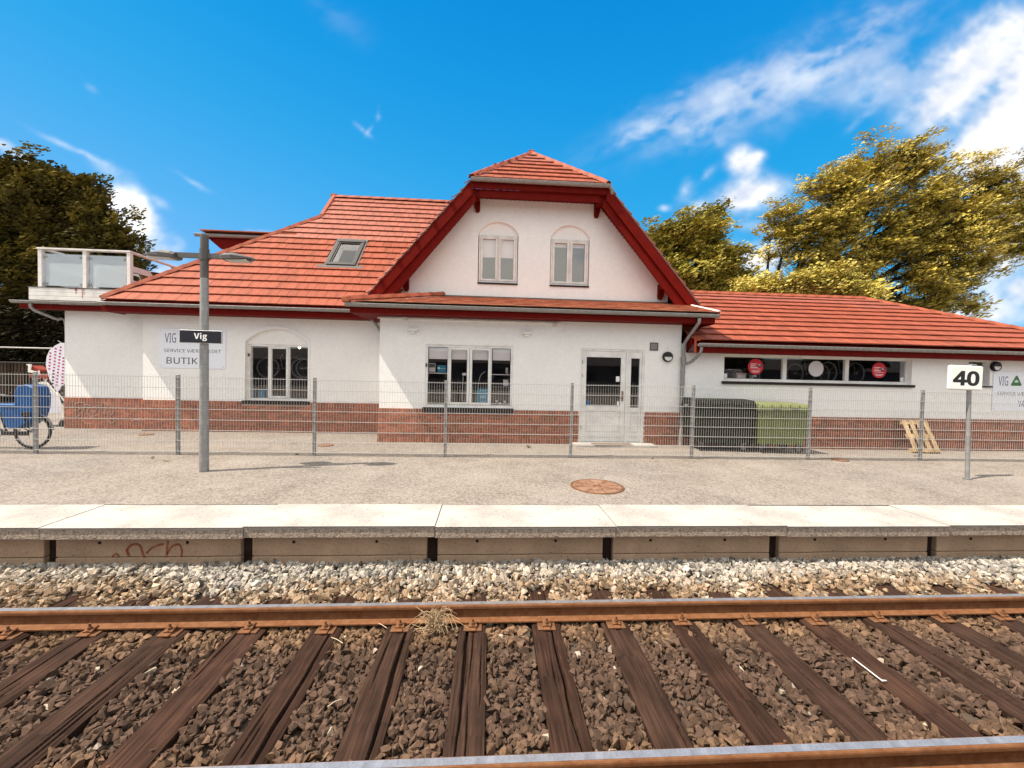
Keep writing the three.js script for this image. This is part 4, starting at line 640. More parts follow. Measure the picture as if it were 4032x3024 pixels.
{ // ------------------------------------------------ the roof terrace at the left end
  const tr = part('roof_terrace', house), ZT = -10.87;
  for (let i = 0; i < 3; i++) mesh('plank', rb(-11.44, -9.15, 3.265 + i * 0.104, 3.265 + i * 0.104 + 0.1, ZT, ZT + 0.03, 0.006), M.whiteWood, tr);
  for (let i = 0; i < 3; i++) mesh('plank', rb(-11.44, -11.41, 3.265 + i * 0.104, 3.265 + i * 0.104 + 0.1, ZT - 0.002, -16, 0.006), M.whiteWood, tr);
  mesh('deck', bx(-11.41, -9.1, 3.26, 3.575, -16, ZT - 0.003), M.lead, tr); mesh('edge_strip', bx(-11.46, -9.12, 3.577, 3.592, ZT - 0.1, ZT + 0.04), M.lead, tr);
  const xs = [-11.22, -10.17, -9.12];
  for (const x of xs) mesh('post', rb(x - 0.045, x + 0.045, 3.59, 4.535, ZT - 0.10, ZT - 0.01, 0.005), M.whiteWood, tr);
  mesh('handrail', rb(-11.28, -9.06, 4.535, 4.575, ZT - 0.12, ZT + 0.01, 0.006), M.whiteWood, tr);
  for (const [a, b] of [[-11.13, -10.26], [-10.08, -9.21]]) { mesh('glass_panel', rb(a, b, 3.64, 4.44, ZT - 0.06, ZT - 0.052, 0.002), M.frosted, tr); for (const x of [a + 0.01, b - 0.01]) for (const y of [3.70, 4.36]) mesh('clamp', rb(x - 0.04, x + 0.04, y - 0.025, y + 0.025, ZT - 0.075, ZT - 0.037, 0.004), M.galv, tr); }
  for (const x of [-11.22, -9.12]) {
    for (const z of [-12.35, -13.9, -15.5]) mesh('post', rb(x - 0.045, x + 0.045, 3.59, 4.535, z - 0.045, z + 0.045, 0.005), M.whiteWood, tr);
    mesh('handrail', rb(x - 0.06, x + 0.06, 4.537, 4.576, -15.6, ZT - 0.125, 0.006), M.whiteWood, tr);
    for (const y of [3.72, 4.08]) mesh('rail_board', rb(x - 0.06, x - 0.038, y, y + 0.15, -15.6, ZT - 0.1, 0.004), M.whiteWood, tr);
  }
  mesh('paint_runs', [bx(-10.36, -10.30, 3.52, 3.57, ZT + 0.0302, ZT + 0.032), bx(-10.34, -10.32, 3.44, 3.52, ZT + 0.0302, ZT + 0.032), bx(-10.19, -10.175, 3.34, 3.57, ZT + 0.0302, ZT + 0.032), bx(-10.15, -10.135, 3.42, 3.57, ZT + 0.0302, ZT + 0.032), bx(-10.5, -10.1, 3.56, 3.574, ZT + 0.0302, ZT + 0.032)], mat(0.35, 0.12, 0.1, 0.8), tr);
}
// furniture on the terrace
{ const f = thing('plant_pot', 'brown tapered plant pot on the roof terrace behind the glass balustrade', 'plant pot', [-9.0, 3.58, -11.9]); mesh('pot', new THREE.CylinderGeometry(0.30, 0.2, 0.55, 14).translate(-0.32, 0.35, 0), M.rustDark, f); mesh('rim', new THREE.TorusGeometry(0.30, 0.03, 6, 18).rotateX(Math.PI / 2).translate(-0.32, 0.63, 0), M.bark, f); }

// ---------------------------------------------------------------- the workshop wing at the right
const annex = thing('workshop_wing', 'low white workshop wing with long red tiled hipped roof and strip window', 'building');
{
  const Z = -9.62, WN = [5.85, 10.81, 1.61, 2.265], SW = [12.37, 12.97, 1.62, 2.235];
  const w = part('wall', annex);
  mesh('front_wall', ext(rect(4.775, 16.0, -0.15, 2.5), 0.3, Z - 0.3, [rect(...WN), rect(...SW)]), M.plaster, w);
  mesh('end_wall', bx(15.7, 16.0, -0.15, 2.5, Z - 0.302, -16.2), M.plaster, w); mesh('rear_wall', bx(4.98, 16.0, -0.15, 2.5, -16.5, -16.203), M.plaster, w);
  const pl = part('plinth', annex); mesh('mortar', bx(4.79, 16.0, -0.15, 0.745, Z + 0.001, Z + 0.012), M.mortar, pl);
  plinth(pl, 4.80, 15.9, -0.06, 0.75, Z + 0.022, [], 300, 71, true, (a, b) => Math.abs(a[0] - 9.2) - Math.abs(b[0] - 9.2));
  const win = windowUnit(annex, ...WN, Z - 0.10, [[0, 1.60, 'fixed'], [1.70, 3.26, 'fixed'], [3.36, 4.96, 'fixed']], { frame: 0.06, mat: M.whiteWood });
  mesh('sill', rb(5.80, 10.86, 1.535, 1.602, Z - 0.12, Z + 0.06, 0.006), M.sill, win);
  // round stickers on the glass
  const cv = (label) => { const c = document.createElement('canvas'); c.width = c.height = 256; const x = c.getContext('2d'); x.fillStyle = '#c9152b'; x.fillRect(0, 0, 256, 256); x.fillStyle = '#f3d9da'; for (const [y, l, r, h] of [[78, 40, 150, 11], [104, 40, 120, 11], [130, 40, 160, 14], [160, 45, 210, 5], [190, 55, 205, 6], [202, 65, 195, 6], [214, 80, 180, 6]]) x.fillRect(l, y, r - l, h); x.fillStyle = '#1c1418'; x.fillRect(158, 92, 70, 40); x.fillStyle = '#e9e2e0'; x.fillRect(172, 88, 34, 10); x.fillRect(165, 112, 56, 6); const t = new THREE.CanvasTexture(c); t.colorSpace = THREE.SRGBColorSpace; return t; };
  const red = new THREE.MeshStandardMaterial({ map: cv(), roughness: 0.5, side: THREE.DoubleSide });
  for (const [px, py, m] of [[2975, 1444, red], [3213, 1452, null], [3461, 1458, red]]) { const v = onZ(px, py, Z - 0.13); const g = new THREE.CircleGeometry(0.2, 36).translate(v.x, v.y, Z - 0.128); mesh('sticker', m ? g : g, m ?? M.blind, win, true); }
  for (const x of [5.93, 10.65]) mesh('sticker', bx(x, x + 0.085, 1.68, 1.79, Z - 0.1295, Z - 0.128), M.white, win);
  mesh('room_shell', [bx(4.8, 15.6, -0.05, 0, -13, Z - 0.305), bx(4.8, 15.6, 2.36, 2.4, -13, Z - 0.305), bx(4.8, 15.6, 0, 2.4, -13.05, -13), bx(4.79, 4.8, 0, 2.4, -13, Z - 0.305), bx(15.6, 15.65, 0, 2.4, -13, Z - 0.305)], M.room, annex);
  // small window of glass blocks
  const gb = part('glass_block_window', annex); const gm = mat(0.055, 0.06, 0.045, 0.2);
  for (let i = 0; i < 3; i++) for (let j = 0; j < 3; j++) mesh('glass_block', rb(SW[0] + 0.01 + i * 0.195, SW[0] + 0.195 + i * 0.195, SW[2] + 0.015 + j * 0.205, SW[2] + 0.205 + j * 0.205, Z - 0.24, Z - 0.16, 0.012), gm, gb);
  mesh('joint', bx(...SW, Z - 0.25, Z - 0.2), M.mortar, gb); mesh('sill', rb(SW[0] - 0.03, SW[1] + 0.05, SW[2] - 0.04, SW[2] - 0.003, Z - 0.15, Z + 0.04, 0.004), M.sill, gb);
  // eaves
  const ev = part('eaves', annex);
  mesh('fascia', [bx(4.90, 16.2, 2.275, 2.47, -9.29, -9.26), bx(16.2, 16.23, 2.275, 2.47, -16.4, -9.29)], M.red, ev); mesh('soffit', bx(4.90, 16.2, 2.28, 2.295, -9.618, -9.291), M.redDark, ev);
  mesh('end_board', ext([[0.0, 0.0], [0.40, 0.0], [0.42, 0.24], [0.0, 0.44], [-0.22, 0.5], [-0.30, 0.45], [-0.28, 0.2]].map(([a, b]) => [-a, b]), 0.03, 0).rotateY(-Math.PI / 2).translate(4.90, 2.27, -9.63), M.red, ev);
  mesh('end_trim', [bx(4.86, 4.905, 2.26, 2.56, -9.235, -9.2), bx(4.86, 4.99, 2.545, 2.575, -9.24, -9.195)], mat(0.42, 0.05, 0.02, 0.5), ev);
  gutter(annex, 4.93, 16.2, 2.47, -9.19, 0.068, 0.56);
  mesh('downpipe', tube([[5.02, 2.40, -9.19], [5.02, 2.30, -9.21], [4.99, 2.16, -9.33], [4.92, 2.04, -9.5], [4.86, 2.02, -9.56], [4.80, 2.03, -9.56]], 0.036, 10, 40), M.zinc, annex);
  // roof
  const ro = part('roof', annex), th = 27.3 * Math.PI / 180, c = Math.cos(th), s = Math.sin(th), EY = 2.525, EZ = -9.215, rows = 11, L = 3.66 / c, gauge = L / rows, rx = 12.6, ry = EY + L * s, rz = EZ - 3.66, ex = rx + 3.66;
  tileRoof(ro, { origin: [0, EY, EZ], ux: [1, 0, 0], us: [0, s, -c], rows, gauge, w: 0.30, t0: 4.86, t1: ex, mats: M.tiles, single: 300, seed: 81, th: 0.028, lift: 0.046, planes: () => [[-1, -(3.66 / L), ex]] });
  const quad = (...p) => { const v = []; for (let i = 1; i + 1 < p.length; i++) v.push(...p[0], ...p[i], ...p[i + 1]); const g = new THREE.BufferGeometry(); g.setAttribute('position', new THREE.Float32BufferAttribute(v, 3)); g.computeVertexNormals(); return g; };
  mesh('roof_boarding', [quad([4.87, EY - 0.02, EZ - 0.01], [ex - 0.05, EY - 0.02, EZ - 0.01], [rx, ry - 0.03, rz], [4.87, ry - 0.03, rz])], M.redDark, ro);
  mesh('rear_slope', [quad([4.98, ry, rz - 0.01], [rx, ry, rz - 0.01], [ex, EY, 2 * rz - EZ], [4.98, EY, 2 * rz - EZ]), quad([rx, ry, rz], [ex, EY, EZ], [ex, EY, 2 * rz - EZ])], M.tiles[0], ro);
  caps(ro, [4.99, ry + 0.06, rz], [rx, ry + 0.06, rz], M.cap, 0.12, 0.42); caps(ro, [ex + 0.02, EY + 0.075, EZ + 0.02], [rx, ry + 0.06, rz], M.cap, 0.12, 0.42);
}
// ---------------------------------------------------------------- signs
function canvasTex(w, h, draw) { const c = document.createElement('canvas'); c.width = w; c.height = h; draw(c.getContext('2d'), w, h); const t = new THREE.CanvasTexture(c); t.colorSpace = THREE.SRGBColorSpace; return t; }
function face(x0, x1, y0, y1, z) { return new THREE.PlaneGeometry(x1 - x0, y1 - y0).translate((x0 + x1) / 2, (y0 + y1) / 2, z); }
function fitText(x, s, l, r, base, cap, font) { // text drawn from l to r with capitals of height cap
  x.save(); x.font = `${font} 100px sans-serif`; const m = x.measureText(s), k = (r - l) / m.width; x.translate(l, base); x.scale(k, cap / 73); x.fillText(s, 0, 0); x.restore();
}
function shopSign(label, x0, y1, z, lastLine) {
  const W = 1.65, H = 1.015, g = thing('shop_sign', label, 'sign', [x0, y1 - H, z], 0);
  mesh('board', rb(0, W, 0, H, 0, 0.012, 0.003), mat(0.80, 0.81, 0.87, 0.35), g);
  const t = canvasTex(1320, 812, (x, w, h) => {
    x.fillStyle = '#eceef5'; x.fillRect(0, 0, w, h); const k = w / W; x.fillStyle = '#2b2a5c'; fitText(x, 'VIG', 0.145 * k, 0.43 * k, 0.355 * k, 0.24 * k, '');
    x.fillStyle = '#2f6a33'; x.beginPath(); x.moveTo(0.625 * k, 0.10 * k); x.quadraticCurveTo(0.67 * k, 0.08 * k, 0.69 * k, 0.12 * k); x.lineTo(0.80 * k, 0.32 * k); x.quadraticCurveTo(0.81 * k, 0.355 * k, 0.77 * k, 0.357 * k); x.lineTo(0.53 * k, 0.357 * k); x.quadraticCurveTo(0.49 * k, 0.355 * k, 0.50 * k, 0.32 * k); x.closePath(); x.fill();
    x.fillStyle = '#cfe0cf'; x.fillRect(0.60 * k, 0.225 * k, 0.105 * k, 0.045 * k); x.fillRect(0.63 * k, 0.20 * k, 0.04 * k, 0.03 * k);
    x.fillStyle = '#2b2a5c'; fitText(x, 'CYKLER', 0.86 * k, 1.50 * k, 0.355 * k, 0.24 * k, '');
    x.fillStyle = '#26242f'; fitText(x, 'SERVICE VÆRKSTEDET', 0.12 * k, 1.54 * k, 0.605 * k, 0.085 * k, '');
    if (lastLine === 'BUTIK') { x.fillStyle = '#1d1b24'; fitText(x, 'BUTIK', 0.155 * k, 0.955 * k, 0.905 * k, 0.165 * k, ''); } else { x.fillStyle = '#2b2a5c'; fitText(x, lastLine, 0.73 * k, 1.5 * k, 0.90 * k, 0.165 * k, ''); }
  });
  mesh('print', face(0.004, W - 0.004, 0.004, H - 0.004, 0.0135), new THREE.MeshStandardMaterial({ map: t, roughness: 0.4 }), g, true);
  for (const [a, b] of [[0.05, 0.05], [W - 0.05, 0.05], [0.05, H - 0.05], [W - 0.05, H - 0.05]]) mesh('screw', new THREE.CylinderGeometry(0.008, 0.008, 0.005, 8).rotateX(Math.PI / 2).translate(a, b, 0.0155), M.galv, g);
}
shopSign('pale shop sign reading BUTIK on the wall beside the arched window', -8.43, 2.645, ZW + 0.002, 'BUTIK');
shopSign('pale shop sign on the wing wall beside the small glass block window', 13.05, 1.995, -9.617, 'VÆRKSTED');
{ // station lamp post
  const p = onY(803, 1855, 0), g = thing('lamp_post', 'grey station lamp post with two flat lamp heads', 'lamp post', [p.x, 0, p.z]);
  mesh('pole', [rod([0, 0, 0], [0, 3.12, 0], 0.068, 0.056, 20)], M.galv, g); mesh('pole_sleeve', [rod([0, 3.08, 0], [0, 3.75, 0], 0.058, 0.056, 18), rod([0, 3.36, 0], [0, 3.54, 0], 0.066, 0.066, 18)], M.lamp, g);
  mesh('arm', [bar([-0.45, 3.43, 0], [0.42, 3.43, 0], 0.05, 0.075)], M.lamp, g);
  for (const s of [-1, 1]) {
    // a flat pointed housing: outline seen from above, swelling in the middle
    const o = s < 0 ? 0.40 : 0.28, L = 0.52, N = 10, sec = [[0, 0.10, 0.02, -0.05], [0.06, 0.13, 0.045, -0.058], [0.2, 0.15, 0.055, -0.05], [0.34, 0.12, 0.03, -0.035], [0.46, 0.06, 0.01, -0.02], [L, 0.012, -0.012, -0.018]], v = [];
    const ring = ([x, w, t, b]) => [[x, b, -w], [x, b, w], [x, (t + b) / 2, w * 1.02], [x, t, w * 0.5], [x, t, -w * 0.5], [x, (t + b) / 2, -w * 1.02]].map(([a, y, z]) => [s * (o + a), 3.43 + y - a * 0.02, z]);
    const rs = sec.map(ring); for (let i = 0; i + 1 < rs.length; i++) for (let k = 0; k < 6; k++) { const a = rs[i][k], b = rs[i][(k + 1) % 6], c = rs[i + 1][(k + 1) % 6], d = rs[i + 1][k]; v.push(...a, ...b, ...c, ...a, ...c, ...d); }
    for (let k = 1; k < 5; k++) v.push(...rs[0][0], ...rs[0][k], ...rs[0][k + 1]);
    const ge = new THREE.BufferGeometry(); ge.setAttribute('position', new THREE.Float32BufferAttribute(v, 3)); ge.computeVertexNormals();
    const h = mesh('lamp_head', ge, M.lamp, g); mesh('lens', bx(s * (o + 0.08), s * (o + 0.40), 3.362, 3.382, -0.085, 0.085), mat(0.5, 0.48, 0.44, 0.3), h);
  }
}
{ // station name sign on the post
  const c = onZ(790, 1326, -6.62), g = thing('station_sign', 'dark blue station name sign reading Vig on the lamp post', 'sign', [c.x, c.y, -6.63], 0.05);
  const W = 0.615, H = 0.20; g.rotation.z = -0.005;
  mesh('board', rb(-W / 2, W / 2, -H / 2, H / 2, -0.02, 0.012, 0.004), mat(0.55, 0.54, 0.53, 0.4, { metalness: 0.3 }), g);
  const t = canvasTex(1230, 400, (x, w, h) => { x.fillStyle = '#0d0e1c'; x.fillRect(0, 0, w, h); x.fillStyle = '#f6f3f2'; x.font = 'bold 268px sans-serif'; x.textAlign = 'center'; x.fillText('Vig', w / 2, 275); });
  mesh('print', face(-W / 2 + 0.006, W / 2 - 0.006, -H / 2 + 0.006, H / 2 - 0.006, 0.0135), new THREE.MeshStandardMaterial({ map: t, roughness: 0.45 }), g, true);
}
{ // speed sign: two plates back to back on a post
  const p = onY(3802, 1886, 0), g = thing('speed_sign', 'white speed sign with black number 40 on a steel post', 'sign', [p.x, 0, p.z]); g.rotation.z = -0.0; 
  mesh('post', [rod([0.03, 0, 0], [-0.02, 1.58, 0], 0.032, 0.032, 14), rod([0.03, 0, 0], [0.03, 0.02, 0], 0.06, 0.06, 14)], M.galv, g);
  const W = 0.635, H = 0.425, f = part('plate', g); f.position.set(-0.165 + 0.005, 1.765, 0.04); f.rotation.set(0, 0.04, -0.012);
  mesh('panel', [rb(-W / 2, W / 2, -H / 2, H / 2, -0.04, 0.035, 0.03)], mat(0.72, 0.70, 0.67, 0.5), f);
  const t = canvasTex(1270, 850, (x, w, h) => { x.fillStyle = '#fbf8f2'; x.fillRect(0, 0, w, h); x.fillStyle = '#0c0a0a'; x.save(); x.font = '520px sans-serif'; const m = x.measureText('40'), k = 1080 / m.width; x.lineWidth = 44; x.strokeStyle = '#0c0a0a'; x.translate(70, 690); x.scale(k, 1.33); x.fillText('40', 0, 0); x.strokeText('40', 0, 0); x.restore(); });
  mesh('print', face(-W / 2 + 0.02, W / 2 - 0.02, -H / 2 + 0.02, H / 2 - 0.02, 0.0362), new THREE.MeshStandardMaterial({ map: t, roughness: 0.5 }), f, true);
  mesh('bracket', [rb(-0.05 + 0.145, 0.05 + 0.145, 0.205, 0.24, -0.03, 0.02, 0.005)], M.galv, f);
}
// ---------------------------------------------------------------- wire mesh fence
{
  const Z = -8.018, P = 2.52, X0 = -8.355, f = thing('mesh_fence', 'galvanised wire mesh fence on square posts along the platform', 'fence');
  const wires = (n) => { const g = []; for (let i = 0; i <= n; i++) g.push(new THREE.CylinderGeometry(0.0024, 0.0024, 1.43, 5, 1, true).translate(0.01 + i * (2.48 / n), 0.065 + 0.715, 0)); return g; };
  const vert = uvBox(join(wires(49))), hor = uvBox(join([bx(0, 2.5, -0.004, 0.004, 0.0034, 0.0105), bx(0, 2.5, -0.004, 0.004, -0.0105, -0.0034)])), postG = uvBox(join([rb(-0.03, 0.03, -0.02, 1.505, -0.02, 0.02, 0.004), rb(-0.032, 0.032, 1.503, 1.512, -0.022, 0.022, 0.003)])), clip = uvBox(join(rb(-0.018, 0.018, -0.014, 0.014, 0.0, 0.012, 0.003)));
  const R = rng(8);
  for (let i = -1; i <= 9; i++) {
    const x = X0 + P * i, p = new THREE.Mesh(postG, M.galv); p.name = 'post'; p.position.set(x, 0, Z); p.rotation.y = 0; p.castShadow = p.receiveShadow = true; f.add(p);
    for (const y of [0.265, 0.665, 1.065, 1.44]) { const c = new THREE.Mesh(clip, M.galv); c.name = 'clip'; c.position.set(0.0, y, 0.021); p.add(c); }
    const pan = part('mesh_panel', f); pan.position.set(x + 0.01, (R() - 0.5) * 0.012, Z + 0.034); pan.rotation.z = (R() - 0.5) * 0.004; pan.rotation.y = (R() - 0.5) * 0.004;
    const v = new THREE.Mesh(vert, M.wire); v.name = 'vertical_wires'; v.userData.kind = 'stuff'; v.castShadow = v.receiveShadow = true; pan.add(v);
    for (let k = 0; k < 8; k++) { const h = new THREE.Mesh(hor, M.wire); h.name = 'wire'; h.position.y = 0.066 + k * 0.2; h.castShadow = h.receiveShadow = true; pan.add(h); }
  }
}
// ---------------------------------------------------------------- manhole covers
function cover(label, px, py, r, big) {
  const p = onY(px, py, 0), g = thing('manhole_cover', label, 'manhole cover', [p.x, 0.002, p.z], 0.3);
  mesh('ring', new THREE.LatheGeometry([[r, -0.03], [r, 0.004], [r * 0.93, 0.008], [r * 0.92, -0.002], [r * 0.92, -0.03]].map((q) => new THREE.Vector2(...q)), 48), M.rustDark, g);
  const prof = big ? [[0, 0.006], [r * 0.34, 0.006], [r * 0.36, 0.001], [r * 0.4, 0.001], [r * 0.42, 0.006], [r * 0.55, 0.006], [r * 0.57, 0.001], [r * 0.6, 0.001], [r * 0.62, 0.006], [r * 0.75, 0.006], [r * 0.77, 0.001], [r * 0.8, 0.001], [r * 0.82, 0.006], [r * 0.905, 0.006], [r * 0.91, -0.02]] : [[0, 0.005], [r * 0.6, 0.005], [r * 0.63, 0.001], [r * 0.7, 0.001], [r * 0.73, 0.005], [r * 0.905, 0.005], [r * 0.91, -0.02]];
  const lid = mesh('lid', new THREE.LatheGeometry(prof.map((q) => new THREE.Vector2(...q)), 48), M.cover, g);
  if (big) { mesh('emblem', [bar([-0.07, 0.009, 0.05], [-0.02, 0.009, -0.06], 0.02, 0.006), bar([0.02, 0.009, 0.06], [0.07, 0.009, -0.05], 0.02, 0.006), bar([-0.05, 0.0088, 0.0], [0.05, 0.0088, 0.0], 0.02, 0.006)], M.rust, lid); for (let i = 0; i < 8; i++) { const a = i * Math.PI / 4 + 0.2; mesh('rib', bar([Math.cos(a) * r * 0.42, 0.006, Math.sin(a) * r * 0.42], [Math.cos(a) * r * 0.9, 0.006, Math.sin(a) * r * 0.9], 0.016, 0.005), M.rust, lid); } }
}
cover('large rusty manhole cover with a cast emblem in the platform asphalt', 2351, 1915, 0.40, true);
cover('small rusty manhole cover in front of the graffiti tagged plinth corner', 576, 1711, 0.15);
cover('small rusty manhole cover behind the fence by the inner corner', 1284, 1753, 0.165);
cover('small dark manhole cover behind the fence between bin and pallet', 3308, 1811, 0.15);
// ---------------------------------------------------------------- wall lamps and spotlights
function bulkhead(label, x, y, z) {
  const g = thing('wall_lamp', label, 'wall lamp', [x, y, z]), r = 0.125;
  mesh('body', new THREE.LatheGeometry([[0, 0], [r, 0], [r, 0.05], [r * 0.93, 0.075], [r * 0.80, 0.08], [r * 0.78, 0.07]].map((q) => new THREE.Vector2(...q)), 32).rotateX(Math.PI / 2), M.black, g);
  const half = (a, n = 20) => { const p = []; for (let i = 0; i <= n; i++) { const t = a + Math.PI * i / n; p.push([r * 0.79 * Math.cos(t), r * 0.79 * Math.sin(t)]); } return p; };
  mesh('hood', ext(half(0), 0.02, 0.062), M.black, g); mesh('diffuser', ext(half(Math.PI).map(([a, b]) => [a, b]), 0.006, 0.062), mat(0.75, 0.73, 0.70, 0.35), g);
}
bulkhead('round black bulkhead lamp on the front wall beside the downpipe', 4.412, 2.165, ZF); { const v = onZ(3912, 1443, -9.62); bulkhead('round black bulkhead lamp above the wing shop sign', v.x + 0.02, v.y, -9.62); }
for (const [x, y, where] of [[-1.748, 2.622, 'above the display window'], [0.935, 2.621, 'between display window and door']]) {
  const g = thing('wall_spotlight', 'white T-shaped wall spotlight ' + where, 'spotlight', [x, y, ZF]);
  mesh('housing', rb(-0.122, 0.122, -0.005, 0.062, 0.0, 0.11, 0.01), M.white, g); mesh('base', rb(-0.055, 0.055, -0.062, -0.004, 0.0, 0.08, 0.008), M.white, g);
}
// ---------------------------------------------------------------- waste bins
function bin(label, x, z, turn, body, W, H, top = body) {
  const g = thing('waste_container', label, 'waste bin', [x, 0, z], turn), D = 0.74, B = 0.20, hw = W / 2, hd = D / 2;
  const bar4 = (y, k, kk = 1) => [[-hw * k, y, hd * k * kk], [hw * k, y, hd * k * kk], [hw * k, y, -hd * k], [-hw * k, y, -hd * k]];
  const lo = bar4(B, 0.86), hi = bar4(H * 0.86, 0.98), v = []; for (let i = 0; i < 4; i++) { const j = (i + 1) % 4; v.push(...lo[i], ...lo[j], ...hi[j], ...lo[i], ...hi[j], ...hi[i]); } v.push(...lo[0], ...lo[2], ...lo[1], ...lo[0], ...lo[3], ...lo[2]);
  const ge = new THREE.BufferGeometry(); ge.setAttribute('position', new THREE.Float32BufferAttribute(v, 3)); ge.computeVertexNormals();
  const b = mesh('body', ge, body, g);
  const zf = (y) => hd * lerp(0.86, 0.98, (y - B) / (H * 0.86 - B));
  mesh('rib', [bar([-hw * 0.62, B + 0.01, zf(B) - 0.004], [-hw * 0.70, H * 0.84, zf(H * 0.84) - 0.004], 0.20, 0.03, new THREE.Vector3(0, 0, 1)), bar([hw * 0.72, B + 0.01, zf(B) - 0.004], [hw * 0.80, H * 0.6, zf(H * 0.6) - 0.004], 0.14, 0.03, new THREE.Vector3(0, 0, 1)), bar([0, B + 0.35, zf(B + 0.35)], [0, H * 0.8, zf(H * 0.8)], 0.02, 0.012, new THREE.Vector3(0, 0, 1))], body, b);
  mesh('rim', [rb(-hw * 1.03, hw * 1.03, H * 0.84, H * 0.885, -hd * 1.03, hd * 1.05, 0.012), bar([-hw * 1.08, H * 0.865, hd * 0.8], [hw * 1.08, H * 0.865, hd * 0.8], 0.05, 0.035)], body, g);
  mesh('trunnion', [rod([hw, H * 0.855, 0.0], [hw + 0.09, H * 0.855, 0.0], 0.02), rod([-hw, H * 0.855, 0.0], [-hw - 0.09, H * 0.855, 0.0], 0.02)], M.galv, g);
  const lid = mesh('lid', [rb(-hw * 1.0, hw * 1.0, H * 0.888, H * 0.94, -hd * 1.02, hd * 1.02, 0.015), ext([[-hd, H * 0.94], [hd * 1.0, H * 0.94], [hd * 0.9, H * 0.985], [-hd * 0.2, H], [-hd, H]], W * 0.985, -W * 0.4925).rotateY(-Math.PI / 2)], top, g);
  for (let i = 0; i < 6; i++) mesh('lid_rib', rb(-hw * 0.9 + i * hw * 0.36 - 0.02, -hw * 0.9 + i * hw * 0.36 + 0.02, H * 0.93, H * 0.975, hd * 0.9, hd * 1.03, 0.006), top, lid);
  mesh('handle', [rb(-hw * 0.5, -hw * 0.2, H * 0.9, H * 0.925, hd * 1.02, hd * 1.08, 0.006), rb(hw * 0.2, hw * 0.5, H * 0.9, H * 0.925, hd * 1.02, hd * 1.08, 0.006)], body, g);
  for (const [sx, sz] of [[-1, 1], [1, 1], [-1, -1], [1, -1]]) {
    const wx = sx * hw * 0.72, wz = sz * hd * 0.66, wh = mesh('wheel', new THREE.TorusGeometry(0.073, 0.022, 8, 20).rotateY(Math.PI / 2 + 0.5 * sx).translate(wx, 0.095, wz), M.rubber, g);
    mesh('hub', new THREE.CylinderGeometry(0.058, 0.058, 0.03, 16).rotateZ(Math.PI / 2).rotateY(0.5 * sx).translate(wx, 0.095, wz), M.galv, wh);
    mesh('fork', [rb(wx - 0.05, wx + 0.05, 0.17, 0.205, wz - 0.05, wz + 0.05, 0.006), bar([wx - 0.03, 0.19, wz], [wx - 0.034, 0.09, wz + 0.02], 0.012, 0.04), bar([wx + 0.03, 0.19, wz], [wx + 0.034, 0.09, wz + 0.02], 0.012, 0.04)], M.galv, wh);
  }
}
bin('dark green wheeled waste container beside the downpipe', 5.42, -9.12, -0.06, M.binDark, 1.36, 1.19);
bin('light green wheeled waste container next to the dark one', 6.72, -9.0, -0.03, M.binGreen, 1.18, 1.13, mat(0.20, 0.225, 0.085, 0.55, { map: T.paint }));
{ // pallet leaning on the wing
  const g = thing('wooden_pallet', 'small pale wooden pallet leaning against the wing plinth', 'pallet', [10.70, -0.05, -9.14], -0.04), R = rng(4);
  const L = 0.82, a = new THREE.Group(); const tilt = -0.46;
  const put = (name, ge) => mesh(name, ge.rotateX(tilt), M.pine, g);
  for (let i = 0; i < 4; i++) put('slat', rb(-0.27 + i * 0.18 - 0.048, -0.27 + i * 0.18 + 0.048 + (R() - 0.5) * 0.01, 0, L, 0.07, 0.09, 0.003));
  for (const y of [0.0, L / 2 - 0.05, L - 0.1]) put('batten', rb(-0.35, 0.35, y, y + 0.1, 0.048, 0.068, 0.003));
  for (const y of [0.0, L - 0.1]) { put('batten', rb(-0.35, 0.35, y, y + 0.1, -0.03, -0.01, 0.003)); for (const x of [-0.29, 0, 0.29]) put('block', rb(x - 0.05, x + 0.05, y, y + 0.1, -0.01, 0.048, 0.004)); }
}
{ // doorstep and mat
  const s = thing('doorstep', 'low worn concrete doorstep under the shop door', 'doorstep', [3.08, 0, -9.42]); mesh('slab', rb(-1.0, 0.98, -0.03, 0.045, -0.2, 0.2, 0.012), M.coping, s);
  const m = thing('door_mat', 'brown ribbed door mat on the doorstep', 'door mat', [3.0, 0.047, -9.36], 0.03); mesh('mat', rb(-0.48, 0.48, 0, 0.012, -0.13, 0.13, 0.004), mat(0.24, 0.17, 0.12, 1, { map: T.coarse }), m); for (let i = 0; i < 16; i++) mesh('tuft', rb(-0.45 + i * 0.058, -0.41 + i * 0.058, 0.0, 0.016, 0.131, 0.15, 0.003), M.rustDark, m);
}
